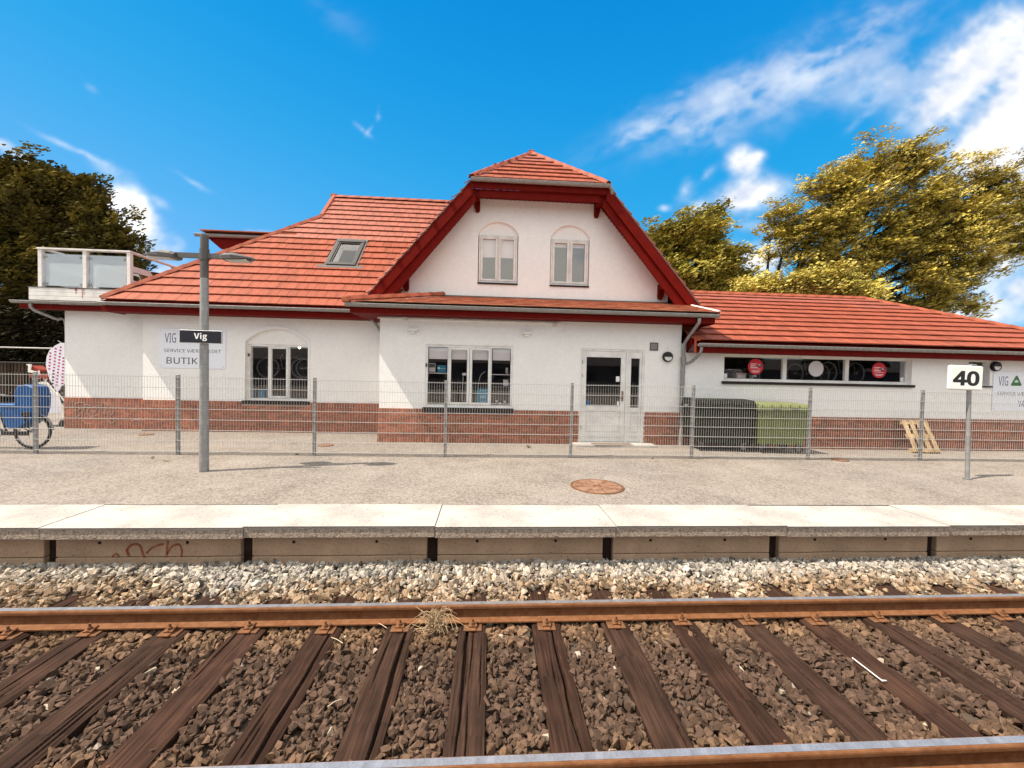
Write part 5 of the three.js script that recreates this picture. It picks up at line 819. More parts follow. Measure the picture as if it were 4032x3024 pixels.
// ---------------------------------------------------------------- bicycle with a child seat behind the fence
{
  const z = -8.42, c = onZ(129, 1711, z), R = 0.345, g = thing('bicycle', 'black bicycle with a blue child seat behind the fence', 'bicycle', [c.x, 0.0, z], 0.0);
  const blk = mat(0.02, 0.019, 0.02, 0.4), fr = -1.09;
  for (const [x, n] of [[0, 'rear'], [fr, 'front']]) {
    const w = mesh('wheel', new THREE.TorusGeometry(R - 0.02, 0.02, 10, 56).translate(x, R, 0), M.rubber, g); mesh('rim', new THREE.TorusGeometry(R - 0.048, 0.011, 6, 48).translate(x, R, 0), M.galv, w);
    const sp = []; for (let i = 0; i < 28; i++) { const a = i * Math.PI / 14; sp.push(rod([x, R, (i % 2 ? 1 : -1) * 0.02], [x + Math.cos(a) * (R - 0.05), R + Math.sin(a) * (R - 0.05), 0], 0.0012, 0.0012, 4)); } const s = mesh('spokes', sp, M.galv, w); s.userData.kind = 'stuff';
    mesh('hub', rod([x, R, -0.05], [x, R, 0.05], 0.02, 0.02, 12), M.galv, w);
    const gd = []; const n0 = 16; for (let i = 0; i < n0; i++) { const a = Math.PI * (0.02 + 0.8 * i / n0), b = Math.PI * (0.02 + 0.8 * (i + 1) / n0); gd.push(bar([x + Math.cos(a) * (R + 0.025), R + Math.sin(a) * (R + 0.025), 0], [x + Math.cos(b) * (R + 0.025), R + Math.sin(b) * (R + 0.025), 0], 0.05, 0.004)); } mesh('mudguard', gd, x ? blk : M.galv, g);
  }
  const bb = [-0.46, 0.29, 0], st = [-0.60, 0.72, 0], hd = [-0.98, 0.80, 0], hl = [-0.95, 0.60, 0];
  mesh('frame', [rod(bb, st, 0.017), rod(bb, hl, 0.02), rod([-0.56, 0.60, 0], hd, 0.017), rod(bb, [0, R, 0.05], 0.01), rod(bb, [0, R, -0.05], 0.01), rod([-0.58, 0.66, 0], [0, R, 0.05], 0.009), rod([-0.58, 0.66, 0], [0, R, -0.05], 0.009), rod(hl, hd, 0.022), rod(hl, [fr, R, 0.05], 0.013), rod(hl, [fr, R, -0.05], 0.013)], blk, g);
  mesh('saddle', [new THREE.SphereGeometry(0.13, 16, 10).scale(1.05, 0.32, 0.75).translate(-0.60, 0.86, 0), rod(st, [-0.62, 0.84, 0], 0.014)], blk, g);
  mesh('handlebar', [tube([[-0.80, 1.02, 0.28], [-0.92, 1.05, 0.2], [-0.99, 1.02, 0], [-0.92, 1.05, -0.2], [-0.80, 1.02, -0.28]], 0.012, 8), rod(hd, [-1.0, 1.02, 0], 0.013)], M.galv, g);
  mesh('carrier', [bar([-0.55, 0.72, 0.05], [0.12, 0.72, 0.05], 0.012, 0.012), bar([-0.55, 0.72, -0.05], [0.12, 0.72, -0.05], 0.012, 0.012), rod([0.0, 0.72, 0.05], [0, R, 0.06], 0.006), rod([0.0, 0.72, -0.05], [0, R, -0.06], 0.006)], blk, g);
  mesh('chain_guard', [rb(-0.50, 0.0, 0.27, 0.35, 0.055, 0.075, 0.01)], blk, g);
  mesh('crank', [rod([-0.46, 0.29, 0.06], [-0.60, 0.22, 0.09], 0.01), rb(-0.64, -0.55, 0.205, 0.23, 0.09, 0.18, 0.004), rod([-0.46, 0.29, -0.06], [-0.32, 0.36, -0.09], 0.01)], M.galv, g);
  const cs = part('child_seat', g); cs.position.set(0.02, 0, 0);
  const side = [[-0.46, 0.86], [-0.36, 0.50], [-0.30, 0.43], [-0.14, 0.44], [0.08, 0.60], [0.15, 0.81], [0.16, 1.06], [0.12, 1.19], [0.0, 1.24], [-0.13, 1.21], [-0.18, 1.10], [-0.17, 0.90], [-0.22, 0.86]];
  const bowl = new THREE.Shape(side.map((q) => new THREE.Vector2(...q)));
  mesh('shell', new THREE.ExtrudeGeometry(bowl, { depth: 0.22, bevelEnabled: true, bevelSize: 0.03, bevelThickness: 0.04, bevelSegments: 3 }).translate(0, 0, -0.11), M.blue, cs);
  mesh('armrest', [rb(-0.44, -0.16, 0.845, 0.875, 0.10, 0.165, 0.01), rb(-0.44, -0.16, 0.845, 0.875, -0.165, -0.10, 0.01)], mat(0.01, 0.13, 0.36, 0.4), cs);
  mesh('strap', [rb(-0.03, 0.10, 0.66, 0.74, 0.145, 0.165, 0.006), rb(-0.005, 0.03, 0.56, 0.68, 0.145, 0.17, 0.006), rb(-0.06, -0.03, 0.67, 0.72, 0.15, 0.17, 0.004)], blk, cs); mesh('mount', rod([0.0, 0.46, 0], [0.0, 0.72, 0], 0.012), M.galv, cs);
}
{ // feather flag, sign board and barrier at the left corner
  const z = -11.6, q = (a, b) => onZ(a / 3.687, 1350 + b / 3.687, z), o = q(930, 1250);
  const g = thing('feather_flag', 'white feather flag with pink dots behind the building corner', 'flag', [o.x, 0, z]);
  const pts = [[940, 0], [880, 0], [800, 40], [720, 110], [680, 200], [668, 320], [690, 420], [720, 520], [760, 600], [800, 660], [830, 720], [860, 690], [900, 620], [940, 600], [1010, 520], [1010, 60]].map(([a, b]) => { const v = q(a, b); return [v.x - o.x, v.y]; });
  const ge = new THREE.ShapeGeometry(new THREE.Shape(pts.map((p) => new THREE.Vector2(...p))), 6);
  mesh('cloth', [ext(pts, 0.006, 0)], mat(0.72, 0.70, 0.78, 0.8), g);
  const dots = []; for (const [x0, y0, dx, n] of [[885, 62, -0.32, 13], [813, 82, -0.25, 12], [735, 148, -0.2, 6], [925, 220, -0.12, 9], [780, 405, -0.2, 5]]) for (let i = 0; i < n; i++) { const v = q(x0 + dx * i * 16, y0 + i * 46); dots.push(new THREE.CircleGeometry(0.026, 12).scale(1.1, 0.8, 1).translate(v.x - o.x, v.y, 0.009)); }
  mesh('dots', dots, mat(0.42, 0.03, 0.16, 0.8), g).userData.kind = 'stuff';
  mesh('pole', [tube([[0.02, 0.02, -0.02], [0.05, 1.6, -0.02], [0.0, 2.15, -0.02], [-0.16, 2.30, -0.02]], 0.012, 8)], M.galv, g); mesh('foot', [new THREE.CylinderGeometry(0.10, 0.16, 0.16, 16).translate(0.02, 0.08, -0.02), rb(-0.2, 0.25, 0.0, 0.03, -0.16, 0.12, 0.01)], M.black, g);
}
{
  const z = -11.4, q = (a, b) => onZ(a / 3.687, 1350 + b / 3.687, z), pt = ([a, b]) => { const v = q(a, b); return [v.x, v.y]; };
  const o = q(760, 1090), g = thing('sidewalk_board', 'blank pale A-frame sidewalk board beside the feather flag', 'sidewalk board', [o.x, o.y - 0.02, z]), rel = (p) => { const v = pt(p); return [v[0] - o.x, v[1] - (o.y - 0.02)]; };
  mesh('panel', ext([[570, 620], [830, 740], [915, 1005], [680, 1030]].map(rel), 0.02, 0), mat(0.62, 0.62, 0.68, 0.5), g);
  mesh('frame', [ext([[550, 590], [600, 565], [690, 570], [830, 735], [815, 745], [685, 590], [570, 615]].map(rel), 0.035, -0.005), ext([[560, 610], [585, 610], [710, 1085], [690, 1090]].map(rel), 0.035, -0.006), ext([[825, 735], [845, 740], [945, 1085], [925, 1085]].map(rel), 0.035, -0.006)], M.whiteWood, g);
  mesh('rear_leg', [bar([-0.12, 0.85, -0.02], [0.0, 0.0, -0.45], 0.03, 0.03), bar([0.1, 0.7, -0.02], [0.2, 0.0, -0.45], 0.03, 0.03)], M.whiteWood, g);
}
{
  const z = -12.8, q = (a, b) => onZ(a / 3.687, 1350 + b / 3.687, z), o = q(620, 1000), rel = ([a, b]) => { const v = q(a, b); return [v.x - o.x, v.y - o.y]; };
  const g = thing('garden_chair', 'red and white folding garden chair behind the sidewalk board', 'chair', [o.x, 0, z]); g.position.y = 0; const up = o.y; 
  const mv = (p) => { const v = rel(p); return [v[0], v[1] + up]; };
  mesh('backrest', ext([[535, 330], [655, 390], [640, 420], [540, 395]].map(mv), 0.3, -0.15), mat(0.26, 0.05, 0.035, 0.8), g); mesh('seat', ext([[540, 450], [770, 480], [775, 520], [545, 505]].map(mv), 0.4, -0.2), mat(0.26, 0.055, 0.04, 0.8), g);
  mesh('frame', [ext([[490, 310], [550, 310], [550, 325], [545, 395], [640, 425], [665, 400], [672, 520], [650, 520], [645, 450], [510, 425], [512, 330], [490, 325]].map(mv), 0.03, 0.16)], M.whiteWood, g);
  const a = mv([560, 505]), b = mv([760, 515]); mesh('leg', rod([a[0], a[1], 0.15], [b[0], 0, 0.15], 0.015), M.whiteWood, g); mesh('leg', rod([b[0], b[1], 0.15], [a[0], 0, 0.15], 0.015), M.whiteWood, g); mesh('leg', rod([a[0], a[1], -0.15], [b[0], 0, -0.15], 0.015), M.whiteWood, g); mesh('leg', rod([b[0], b[1], -0.15], [a[0], 0, -0.15], 0.015), M.whiteWood, g);
}
{ // dark picket fence and a tubular railing far left
  const f = thing('picket_fence', 'dark weathered wooden picket fence under the left tree', 'fence', [0, 0, -17.5]), wm = shades([0.07, 0.045, 0.03], 4, 5, 0.35, 0.9, { map: T.wood }), R = rng(6), pg = uvBox(join(bx(-0.045, 0.045, 0, 1.35, -0.012, 0.012)));
  for (let x = -26; x < -13.2; x += 0.13) { const p = new THREE.Mesh(pg, wm[Math.floor(R() * 4)]); p.name = 'picket'; p.position.set(x, 0.35 + R() * 0.03, 0); p.castShadow = p.receiveShadow = true; f.add(p); }
  mesh('rail', [bx(-26.1, -13.2, 0.55, 0.63, -0.05, -0.014)], wm[0], f); mesh('rail', [bx(-26.1, -13.2, 1.4, 1.48, -0.05, -0.014)], wm[1], f); for (let x = -26; x < -13; x += 2.1) mesh('post', bx(x, x + 0.1, 0, 1.7, -0.15, -0.052), wm[2], f);
  const r = thing('tube_railing', 'thin pale steel tube railing in front of the dark picket fence', 'railing', [0, 0, -14.5]);
  mesh('tube', rod([-22, 2.19, 0], [-11.3, 2.19, 0], 0.022, 0.022, 8), M.wire, r); mesh('tube', rod([-22, 1.7, 0], [-11.3, 1.7, 0], 0.008, 0.008, 6), M.lamp, r); for (const x of [-20.5, -16.6, -11.6]) mesh('post', rod([x, 0, 0], [x, 2.2, 0], 0.025, 0.025, 8), M.galv, r);
}
// ---------------------------------------------------------------- things behind the shop windows
{
  const z = ZF - 0.42, q = (a, b, zz = z) => onZ(1650 + a / 5.185, 1330 + b / 5.185, zz);
  const box = (name, label, cat, a, b, c, d, m, dep = 0.22, zz = z) => { const p = q(a, d, zz), r = q(c, b, zz); const g = thing(name, label, cat, [(p.x + r.x) / 2, p.y, zz]); const w = (r.x - p.x) / 2, h = r.y - p.y; mesh('body', rb(-w, w, 0, h, -dep / 2, dep / 2, 0.008), m, g); return [g, w, h, dep]; };
  const teal = mat(0.01, 0.19, 0.30, 0.5);
  for (const [a, c, y, l] of [[150, 590, 708, 'left'], [1480, 1900, 740, 'right']]) { const p = q(a, y), r = q(c, y), g = thing('shelf', `thin pale shelf board in the ${l === 'left' ? 'display window pane holding a teal box' : 'display window pane holding a slim white box'}`, 'shelf', [p.x, p.y, z]); mesh('board', rb(0, r.x - p.x, -0.022, 0, -0.16, 0.16, 0.004), M.blind, g); mesh('bracket', [bx(0.03, 0.05, -0.12, -0.023, -0.14, 0.1), bx(r.x - p.x - 0.05, r.x - p.x - 0.03, -0.12, -0.023, -0.14, 0.1)], M.lamp, g); }
  { const [g, w, h] = box('carton', 'pale carton with a printed top on the display window shelf', 'box', 210, 520, 345, 694, M.blind); mesh('print', bx(-w * 0.9, w * 0.9, h * 0.5, h * 0.9, 0.1105, 0.112), M.lead, g); }
  { const [g, w, h] = box('teal_box', 'teal product box on the display window shelf', 'box', 385, 562, 560, 706, teal); mesh('label', bx(-w * 0.95, -w * 0.45, h * 0.45, h * 0.72, 0.1105, 0.112), M.white, g); mesh('stripe', bx(-w * 0.3, w * 0.9, h * 0.5, h * 0.55, 0.1105, 0.112), M.blind, g); }
  { const [g, w, h] = box('teal_poster_stand', 'large bright teal box standing low in the display window', 'box', 1185, 1040, 1395, 1350, mat(0.0, 0.26, 0.42, 0.5), 0.1); mesh('label', bx(-w * 0.4, w * 0.7, h * 0.38, h * 0.58, 0.0505, 0.052), mat(0.3, 0.5, 0.6, 0.6), g); mesh('label', bx(-w * 0.6, w * 0.9, h * 0.87, h * 0.92, 0.0505, 0.052), mat(0.3, 0.5, 0.6, 0.6), g); mesh('label', bx(-w * 0.35, w * 0.75, h * 0.13, h * 0.17, 0.0505, 0.052), mat(0.4, 0.55, 0.62, 0.6), g); }
  { const [g, w, h] = box('slim_box', 'slim white box upright on the display window shelf', 'box', 1768, 612, 1812, 728, M.white); mesh('label', bx(-w * 0.3, w * 0.3, h * 0.15, h * 0.85, 0.1105, 0.112), M.lead, g); }
  { const [g, w, h] = box('kettle_carton', 'white lidded carton lower in the display window', 'box', 1715, 855, 1822, 985, M.white, 0.16); mesh('lid', rb(-w * 1.06, w * 1.06, h * 0.86, h, -0.09, 0.09, 0.006), M.blind, g); }
  { const p = q(1490, 990), r = q(1900, 990), g = thing('shop_counter', 'dark display counter low in the shop window', 'counter', [p.x, 0.03, z]); mesh('top', rb(0, r.x - p.x, p.y - 0.05, p.y - 0.03, -0.2, 0.2, 0.004), M.lamp, g); mesh('front', rb(0.02, r.x - p.x - 0.02, 0, p.y - 0.052, -0.18, 0.1, 0.004), M.black, g); for (const [t, y] of [[0.12, 0.95], [0.2, 0.9], [0.32, 0.94]]) mesh('disc', new THREE.CircleGeometry(0.03, 16).translate(t, y, 0.103), M.blind, g); }
  { const p = q(905, 740), g = thing('scooter', 'slim grey kick scooter leaning inside the display window', 'scooter', [p.x, 0.05, z]); mesh('stem', [rod([0, p.y - 0.05, 0], [-0.03, 1.0, 0], 0.016), rod([-0.03, 1.0, 0], [0.12, 0.15, 0], 0.016)], M.galv, g); mesh('grip', rb(-0.03, 0.08, p.y - 0.09, p.y - 0.02, -0.03, 0.03, 0.015), M.white, g); mesh('wheel', new THREE.TorusGeometry(0.09, 0.018, 8, 20).translate(0.13, 0.1, 0), M.rubber, g); mesh('deck', rb(0.12, 0.6, 0.08, 0.1, -0.06, 0.06, 0.006), M.lamp, g); }
  { const p = q(1340, 680), g = thing('floor_pump', 'tall bent chrome stand inside the display window pane', 'stand', [p.x, 0.05, z]); mesh('stem', tube([[0.02, p.y - 0.05, 0], [-0.1, p.y - 0.16, 0], [-0.14, p.y - 0.35, 0], [-0.22, 0.75, 0], [-0.25, 0.0, 0]], 0.012, 8), M.galv, g); mesh('foot', rb(-0.35, -0.12, 0, 0.02, -0.08, 0.08, 0.005), M.lamp, g); }
}
function shopBike(label, x, y, z, r, turn = 0.1) {   // a bicycle on show; (x, y) is the middle of the wheel that the window shows
  const g = thing('display_bicycle', label, 'bicycle', [x, y - r, z], turn);
  for (const wx of [0, r * 3.1]) { const w = mesh('wheel', new THREE.TorusGeometry(r, 0.013, 8, 44).translate(wx, r, 0), M.lead, g); mesh('rim', new THREE.TorusGeometry(r - 0.022, 0.007, 6, 40).translate(wx, r, 0), M.galv, w); mesh('hub', rod([wx, r, -0.04], [wx, r, 0.04], 0.018), M.galv, w); const sp = []; for (let i = 0; i < 20; i++) { const a = i * Math.PI / 10; sp.push(rod([wx, r, 0], [wx + Math.cos(a) * (r - 0.02), r + Math.sin(a) * (r - 0.02), 0], 0.001, 0.001, 4)); } mesh('spokes', sp, M.galv, w).userData.kind = 'stuff'; }
  const p = (a, b) => [r * a, r * b, 0]; mesh('frame', [rod(p(1.35, 0.9), p(1.05, 2.2), 0.014), rod(p(1.35, 0.9), p(2.6, 1.9), 0.016), rod(p(1.1, 2.0), p(2.6, 2.1), 0.014), rod(p(0, 1), p(1.35, 0.9), 0.009), rod(p(0, 1), p(1.08, 2.05), 0.009), rod(p(3.1, 1), p(2.58, 2.3), 0.012)], M.lamp, g); mesh('saddle', rb(r * 0.8, r * 1.3, r * 2.2, r * 2.32, -0.05, 0.05, 0.02), M.black, g);
}
{ const z = ZW - 0.8, a = onZ(1055, 1448, z), b = onZ(1200, 1450, z); shopBike('bicycle on show behind the left pane of the arched window', a.x, a.y, z, 0.29); shopBike('bicycle on show behind the right pane of the arched window', b.x, b.y, z - 0.1, 0.28);
  const c = onZ(1025, 1566, ZW - 0.35), col = mat(0.01, 0.20, 0.40, 0.5); for (const [t, w, n] of [[-0.21, 0.06, 'narrowest'], [0, 0.13, 'widest'], [0.21, 0.12, 'middle-sized']]) { const g = thing('blue_carton', `${n} of three blue cartons on the arched window ledge`, 'box', [c.x + t, c.y, ZW - 0.42]); mesh('body', rb(-w / 2, w / 2, 0, 0.2, -0.05, 0.05, 0.005), col, g); mesh('lid', rb(-w / 2 - 0.004, w / 2 + 0.004, 0.165, 0.205, -0.054, 0.054, 0.004), col, g); }
  const L = thing('window_ledge', 'pale inner ledge behind the arched window', 'ledge', [-5.49, 0.80, ZW - 0.44]); mesh('board', rb(-0.79, 0.79, 0, c.y - 0.80 - 0.002, -0.12, 0.1, 0.004), M.lead, L);
  const lb = onZ(1180, 1366, ZW - 1.6), lamp = thing('pendant_lamp', 'small round white pendant lamp inside the arched window', 'lamp', [lb.x, lb.y, ZW - 1.6]); mesh('globe', new THREE.SphereGeometry(0.045, 16, 12), new THREE.MeshStandardMaterial({ color: 0xffffff, emissive: new THREE.Color(1, 0.93, 0.8), emissiveIntensity: 0.55, roughness: 0.5 }), lamp); mesh('cord', rod([0, 0.04, 0], [0, 0.6, 0], 0.004), M.black, lamp); const pl = new THREE.PointLight(0xffeed0, 0.25, 0, 2); pl.position.set(lb.x, lb.y - 0.075, ZW - 1.55); pl.castShadow = true; scene.add(pl);
}
{ const z = -9.62 - 0.55; for (const [px, py, r, l] of [[2905, 1478, 0.16, 'small bicycle behind the first wing window pane'], [3130, 1470, 0.26, 'bicycle behind the round white sticker of the wing window'], [3260, 1466, 0.28, 'bicycle near the second mullion of the wing window']]) { const v = onZ(px, py, z); shopBike(l, v.x, v.y, z, r); }
  const v = onZ(2900, 1478, z), g = thing('carton', 'pink printed carton behind the first wing window pane', 'box', [v.x, 1.62, z + 0.15]); mesh('body', rb(-0.13, 0.13, 0, 0.2, -0.06, 0.06, 0.006), mat(0.5, 0.33, 0.27, 0.7), g); mesh('label', bx(-0.1, 0.1, 0.06, 0.15, 0.0605, 0.062), M.blind, g);
  const w = thing('window_ledge', 'pale inner ledge along the wing strip window', 'ledge', [8.33, 1.56, z + 0.1]); mesh('board', rb(-2.47, 2.47, 0, 0.045, -0.3, 0.13, 0.004), M.lead, w);
  const s = onZ(2955, 1478, z), k = thing('white_pot', 'white container behind the red sticker of the wing window', 'container', [s.x, 1.606, z + 0.1]); mesh('body', new THREE.CylinderGeometry(0.09, 0.07, 0.16, 18).translate(0, 0.08, 0), M.white, k); mesh('hole', new THREE.CircleGeometry(0.05, 18).translate(0, 0.07, 0.092), M.black, k);
}
// ---------------------------------------------------------------- small things on the track
{ // dried grass clump on the far rail
  const p = onZ(1712, 2440, -3.50), g = thing('dried_grass', 'tangled clump of dry straw caught on the rail foot', 'dry grass', [p.x, -0.60, -3.50], 0, null), R = rng(12), b = [], n = 150;
  for (let i = 0; i < n; i++) { const a = R() * 6.3, r = 0.03 + R() * 0.11, h = 0.02 + R() * 0.19, x0 = (R() - 0.5) * 0.12, z0 = (R() - 0.5) * 0.09; b.push(new THREE.TubeGeometry(new THREE.CatmullRomCurve3([new THREE.Vector3(x0, 0.01 + R() * 0.06, z0), new THREE.Vector3(x0 + Math.cos(a) * r * 0.6, h, z0 + Math.sin(a) * r * 0.5), new THREE.Vector3(x0 + Math.cos(a + R()) * r * 1.3, h * (0.4 + R() * 0.8), z0 + Math.sin(a + R()) * r)]), 5, 0.0016 + R() * 0.001, 3)); }
  for (const [a, l] of [[2.9, 0.26], [0.1, 0.3], [1.3, 0.2], [3.3, 0.2]]) b.push(new THREE.TubeGeometry(new THREE.CatmullRomCurve3([new THREE.Vector3(0, 0.03, 0.04), new THREE.Vector3(Math.cos(a) * l * 0.5, 0.14, 0.06), new THREE.Vector3(Math.cos(a) * l, 0.09, 0.1)]), 8, 0.002, 4));
  mesh('straw', b, mat(0.46, 0.33, 0.2, 0.9), g).userData.kind = 'stuff';
  const st = thing('white_stick', 'thin white plastic stick lying on the dark ballast', 'stick', [0, 0, 0]), a = onY(3355, 2608, -0.61), c = onY(3472, 2695, -0.61); st.position.set((a.x + c.x) / 2, -0.592, (a.z + c.z) / 2); const hx = (c.x - a.x) / 2, hz = (c.z - a.z) / 2;
  mesh('shaft', rod([-hx, 0.02, -hz], [hx, 0.012, hz], 0.0045), M.white, st); mesh('head', rod([hx, 0.012, hz], [hx + 0.035, 0.012, hz + 0.002], 0.007, 0.003), M.white, st);
  const twig = (label, x0, y0, x1, y1) => { const a = onY(x0, y0, -0.60), c = onY(x1, y1, -0.60), t = thing('straw_stalk', label, 'straw', [(a.x + c.x) / 2, -0.59, (a.z + c.z) / 2]); const ux = (c.x - a.x) / 2, uz = (c.z - a.z) / 2; mesh('stalk', tube([[-ux, 0.012, -uz], [0, 0.022, 0.004], [ux, 0.012, uz]], 0.003, 5, 8), mat(0.6, 0.5, 0.36, 0.9), t); };
  twig('pale straw stalk on the ballast beside the cracked sleeper', 1305, 2520, 1350, 2543); twig('pale straw stalk by the tie plate next to the grass clump', 1483, 2462, 1522, 2482); twig('bent pale straw stalk low between two sleepers', 1290, 2795, 1345, 2765);
  const w = thing('weed', 'small green weed growing in front of the brick plinth', 'plant', [onY(2080, 1762, 0).x, 0, onY(2080, 1762, 0).z]), lv = []; for (let i = 0; i < 16; i++) { const a = i * 2.4, l = 0.05 + R() * 0.07; lv.push(bar([0, 0.005, 0], [Math.cos(a) * l, 0.02 + R() * 0.07, Math.sin(a) * l], 0.012, 0.002)); } mesh('leaves', lv, mat(0.2, 0.17, 0.05, 0.8), w);
}
for (const [px, py, c, t, l] of [[655, 1815, [0.25, 0.14, 0.07], 0.4, 'brown fallen leaf on the asphalt beside the lamp post'], [600, 1803, [0.16, 0.10, 0.06], 1.9, 'darker fallen leaf near the fence post by the lamp post'], [1170, 1790, [0.12, 0.08, 0.05], 2.5, 'dark fallen leaf at the foot of the fence before the arched window'], [2570, 1806, [0.3, 0.2, 0.1], 0.9, 'tan fallen leaf on the asphalt in front of the door panel'], [3602, 1797, [0.07, 0.05, 0.04], 0.2, 'curled dark leaf by the fence post near the pallet']]) {
  const p = onY(px, py, 0), g = thing('fallen_leaf', l, 'leaf', [p.x, 0.006, p.z], t), v = new THREE.PlaneGeometry(0.11, 0.055, 6, 3).rotateX(-Math.PI / 2), q = v.attributes.position; for (let i = 0; i < q.count; i++) { const x = q.getX(i), z = q.getZ(i), e = 1 - Math.pow(Math.abs(x) / 0.058, 2); q.setZ(i, z * e); q.setY(i, 0.9 * x * x * 4 + 8 * z * z); } v.computeVertexNormals(); mesh('blade', v, mat(...c, 0.9), g); mesh('stem', rod([0.05, 0.012, 0], [0.085, 0.004, 0.006], 0.0016), M.bark, g);
}
// ---------------------------------------------------------------- trees
function clump(seed, n, rad, size) { // a twig end: small bent leaves
  const R = rng(seed), v = [], a = new THREE.Vector3(), q = new THREE.Quaternion(), e = new THREE.Euler();
  for (let i = 0; i < n; i++) {
    const c = new THREE.Vector3(R() - 0.5, (R() - 0.5) * 0.75, R() - 0.5).multiplyScalar(2 * rad), s = size * (0.6 + 0.8 * R()); e.set((R() - 0.5) * 1.9, R() * 6.3, (R() - 0.5) * 1.9); q.setFromEuler(e);
    const p = [[0, 0, -0.5], [0.33, 0.05, 0], [0, -0.04, 0.5], [-0.33, 0.05, 0]].map((t) => a.set(...t).multiplyScalar(s).applyQuaternion(q).add(c).toArray());
    v.push(...p[0], ...p[1], ...p[2], ...p[0], ...p[2], ...p[3]);
  }
  const g = new THREE.BufferGeometry(); g.setAttribute('position', new THREE.Float32BufferAttribute(v, 3)); g.computeVertexNormals(); return uvBox(g);
}
const leafMat = () => new THREE.MeshPhysicalMaterial({ color: 0xffffff, roughness: 0.8, specularIntensity: 0.25, transmission: 0.12, thickness: 0, side: THREE.DoubleSide });
function tree(name, label, baseX, z, blobs, o) {
  // blobs: [x, y, r, dz] crown masses in photograph pixels at distance z (metres follow from the distance)
  const R = rng(o.seed), k = -z / F, B = blobs.map(([x, y, r, dz = 0]) => { const c = onZ(x, y, z + dz); return { c, r: r * k * 1.02 }; });
  const g = thing(name, label, 'tree', [baseX, 0, z], 0, o.group), org = new THREE.Vector3(baseX, 0, z);
  const fork = new THREE.Vector3(0, o.fork ?? 3, 0), limbs = [];
  mesh('trunk', tube([[0, -0.1, 0], [0.06, fork.y * 0.5, 0.03], [0, fork.y, 0]], o.trunk ?? 0.3, 10, 10), M.bark, g);
  for (const b of B) { const e = b.c.clone().sub(org), m = fork.clone().lerp(e, 0.5).add(new THREE.Vector3((R() - 0.5), 0.4 + R() * 0.5, (R() - 0.5))); const cv = new THREE.CatmullRomCurve3([fork.clone().add(new THREE.Vector3(0, -0.3, 0)), m, e]), n = 10, r0 = (o.trunk ?? 0.3) * 0.42;
    for (let i = 0; i < n; i++) { const p = cv.getPoint(i / n), q = cv.getPoint((i + 1) / n); limbs.push(rod(p.toArray(), q.toArray(), lerp(r0, 0.03, i / n), lerp(r0, 0.03, (i + 1) / n), 6)); }
    for (let i = 0; i < 5; i++) { const p = cv.getPoint(0.6 + 0.4 * R()), d = new THREE.Vector3(R() - 0.5, R() * 0.8 - 0.1, R() - 0.5).normalize().multiplyScalar(b.r * (0.6 + 0.45 * R())); limbs.push(rod(p.toArray(), p.clone().add(d).toArray(), 0.035, 0.008, 5)); } }
  if (o.bare) for (const [x0, y0, x1, y1] of o.bare) limbs.push(rod(onZ(x0, y0, z).sub(org).toArray(), onZ(x1, y1, z).sub(org).toArray(), 0.06, 0.012, 6));
  mesh('limbs', limbs, M.bark, g);
  const geos = [0, 1, 2].map((i) => clump(o.seed * 7 + i, o.leaves ?? 60, o.rad ?? 0.42, o.size ?? 0.15)), lists = [[], [], []], m = new THREE.Matrix4(), q = new THREE.Quaternion(), e = new THREE.Euler();
  for (const b of B) { const n = Math.round(o.density * 4 * b.r * b.r); for (let i = 0; i < n; i++) { const d = new THREE.Vector3(R() - 0.5, R() - 0.5, R() - 0.5).normalize(), w = 1 + 0.5 * (fbm(d.x * 2 + b.c.x, d.y * 2 + b.c.y, d.z * 2, 3) - 0.5) * 2, rr = b.r * w * (R() < 0.16 ? 0.95 + 0.5 * R() : Math.pow(R(), 0.42)); const p = b.c.clone().addScaledVector(d, rr).sub(org); if (fbm(p.x * 0.8, p.y * 0.8, p.z * 0.8 + o.seed, 3) < (o.gap ?? 0.36)) continue;  e.set((R() - 0.5) * 0.5, (R() - 0.5) * 1.2, 0.35 + (R() - 0.5) * 0.6); q.setFromEuler(e); const s = 0.5 + 0.95 * R() * R() + 0.25 * R(); m.compose(p, q, new THREE.Vector3(s * 1.5, s * 0.75, s * 1.15)); const c = o.colors[Math.floor(R() * o.colors.length)], t = 0.75 + 0.5 * R(); lists[Math.floor(R() * 3)].push([m.clone(), new THREE.Color().setRGB(c[0] * t, c[1] * t, c[2] * t)]); } }
  const crown = part('crown', g), lm = leafMat(); crown.userData.kind = 'stuff';
  lists.forEach((l, i) => { const im = new THREE.InstancedMesh(geos[i], lm, l.length); im.name = 'leaves'; im.userData.kind = 'stuff'; im.castShadow = im.receiveShadow = true; l.forEach(([mm, c], j) => { im.setMatrixAt(j, mm); im.setColorAt(j, c); }); crown.add(im); });
}
const GOLD = [[0.48, 0.37, 0.068], [0.38, 0.30, 0.048], [0.58, 0.46, 0.115], [0.25, 0.20, 0.034]], OLIVE = [[0.135, 0.108, 0.022], [0.09, 0.076, 0.016], [0.19, 0.145, 0.025], [0.065, 0.055, 0.014]];
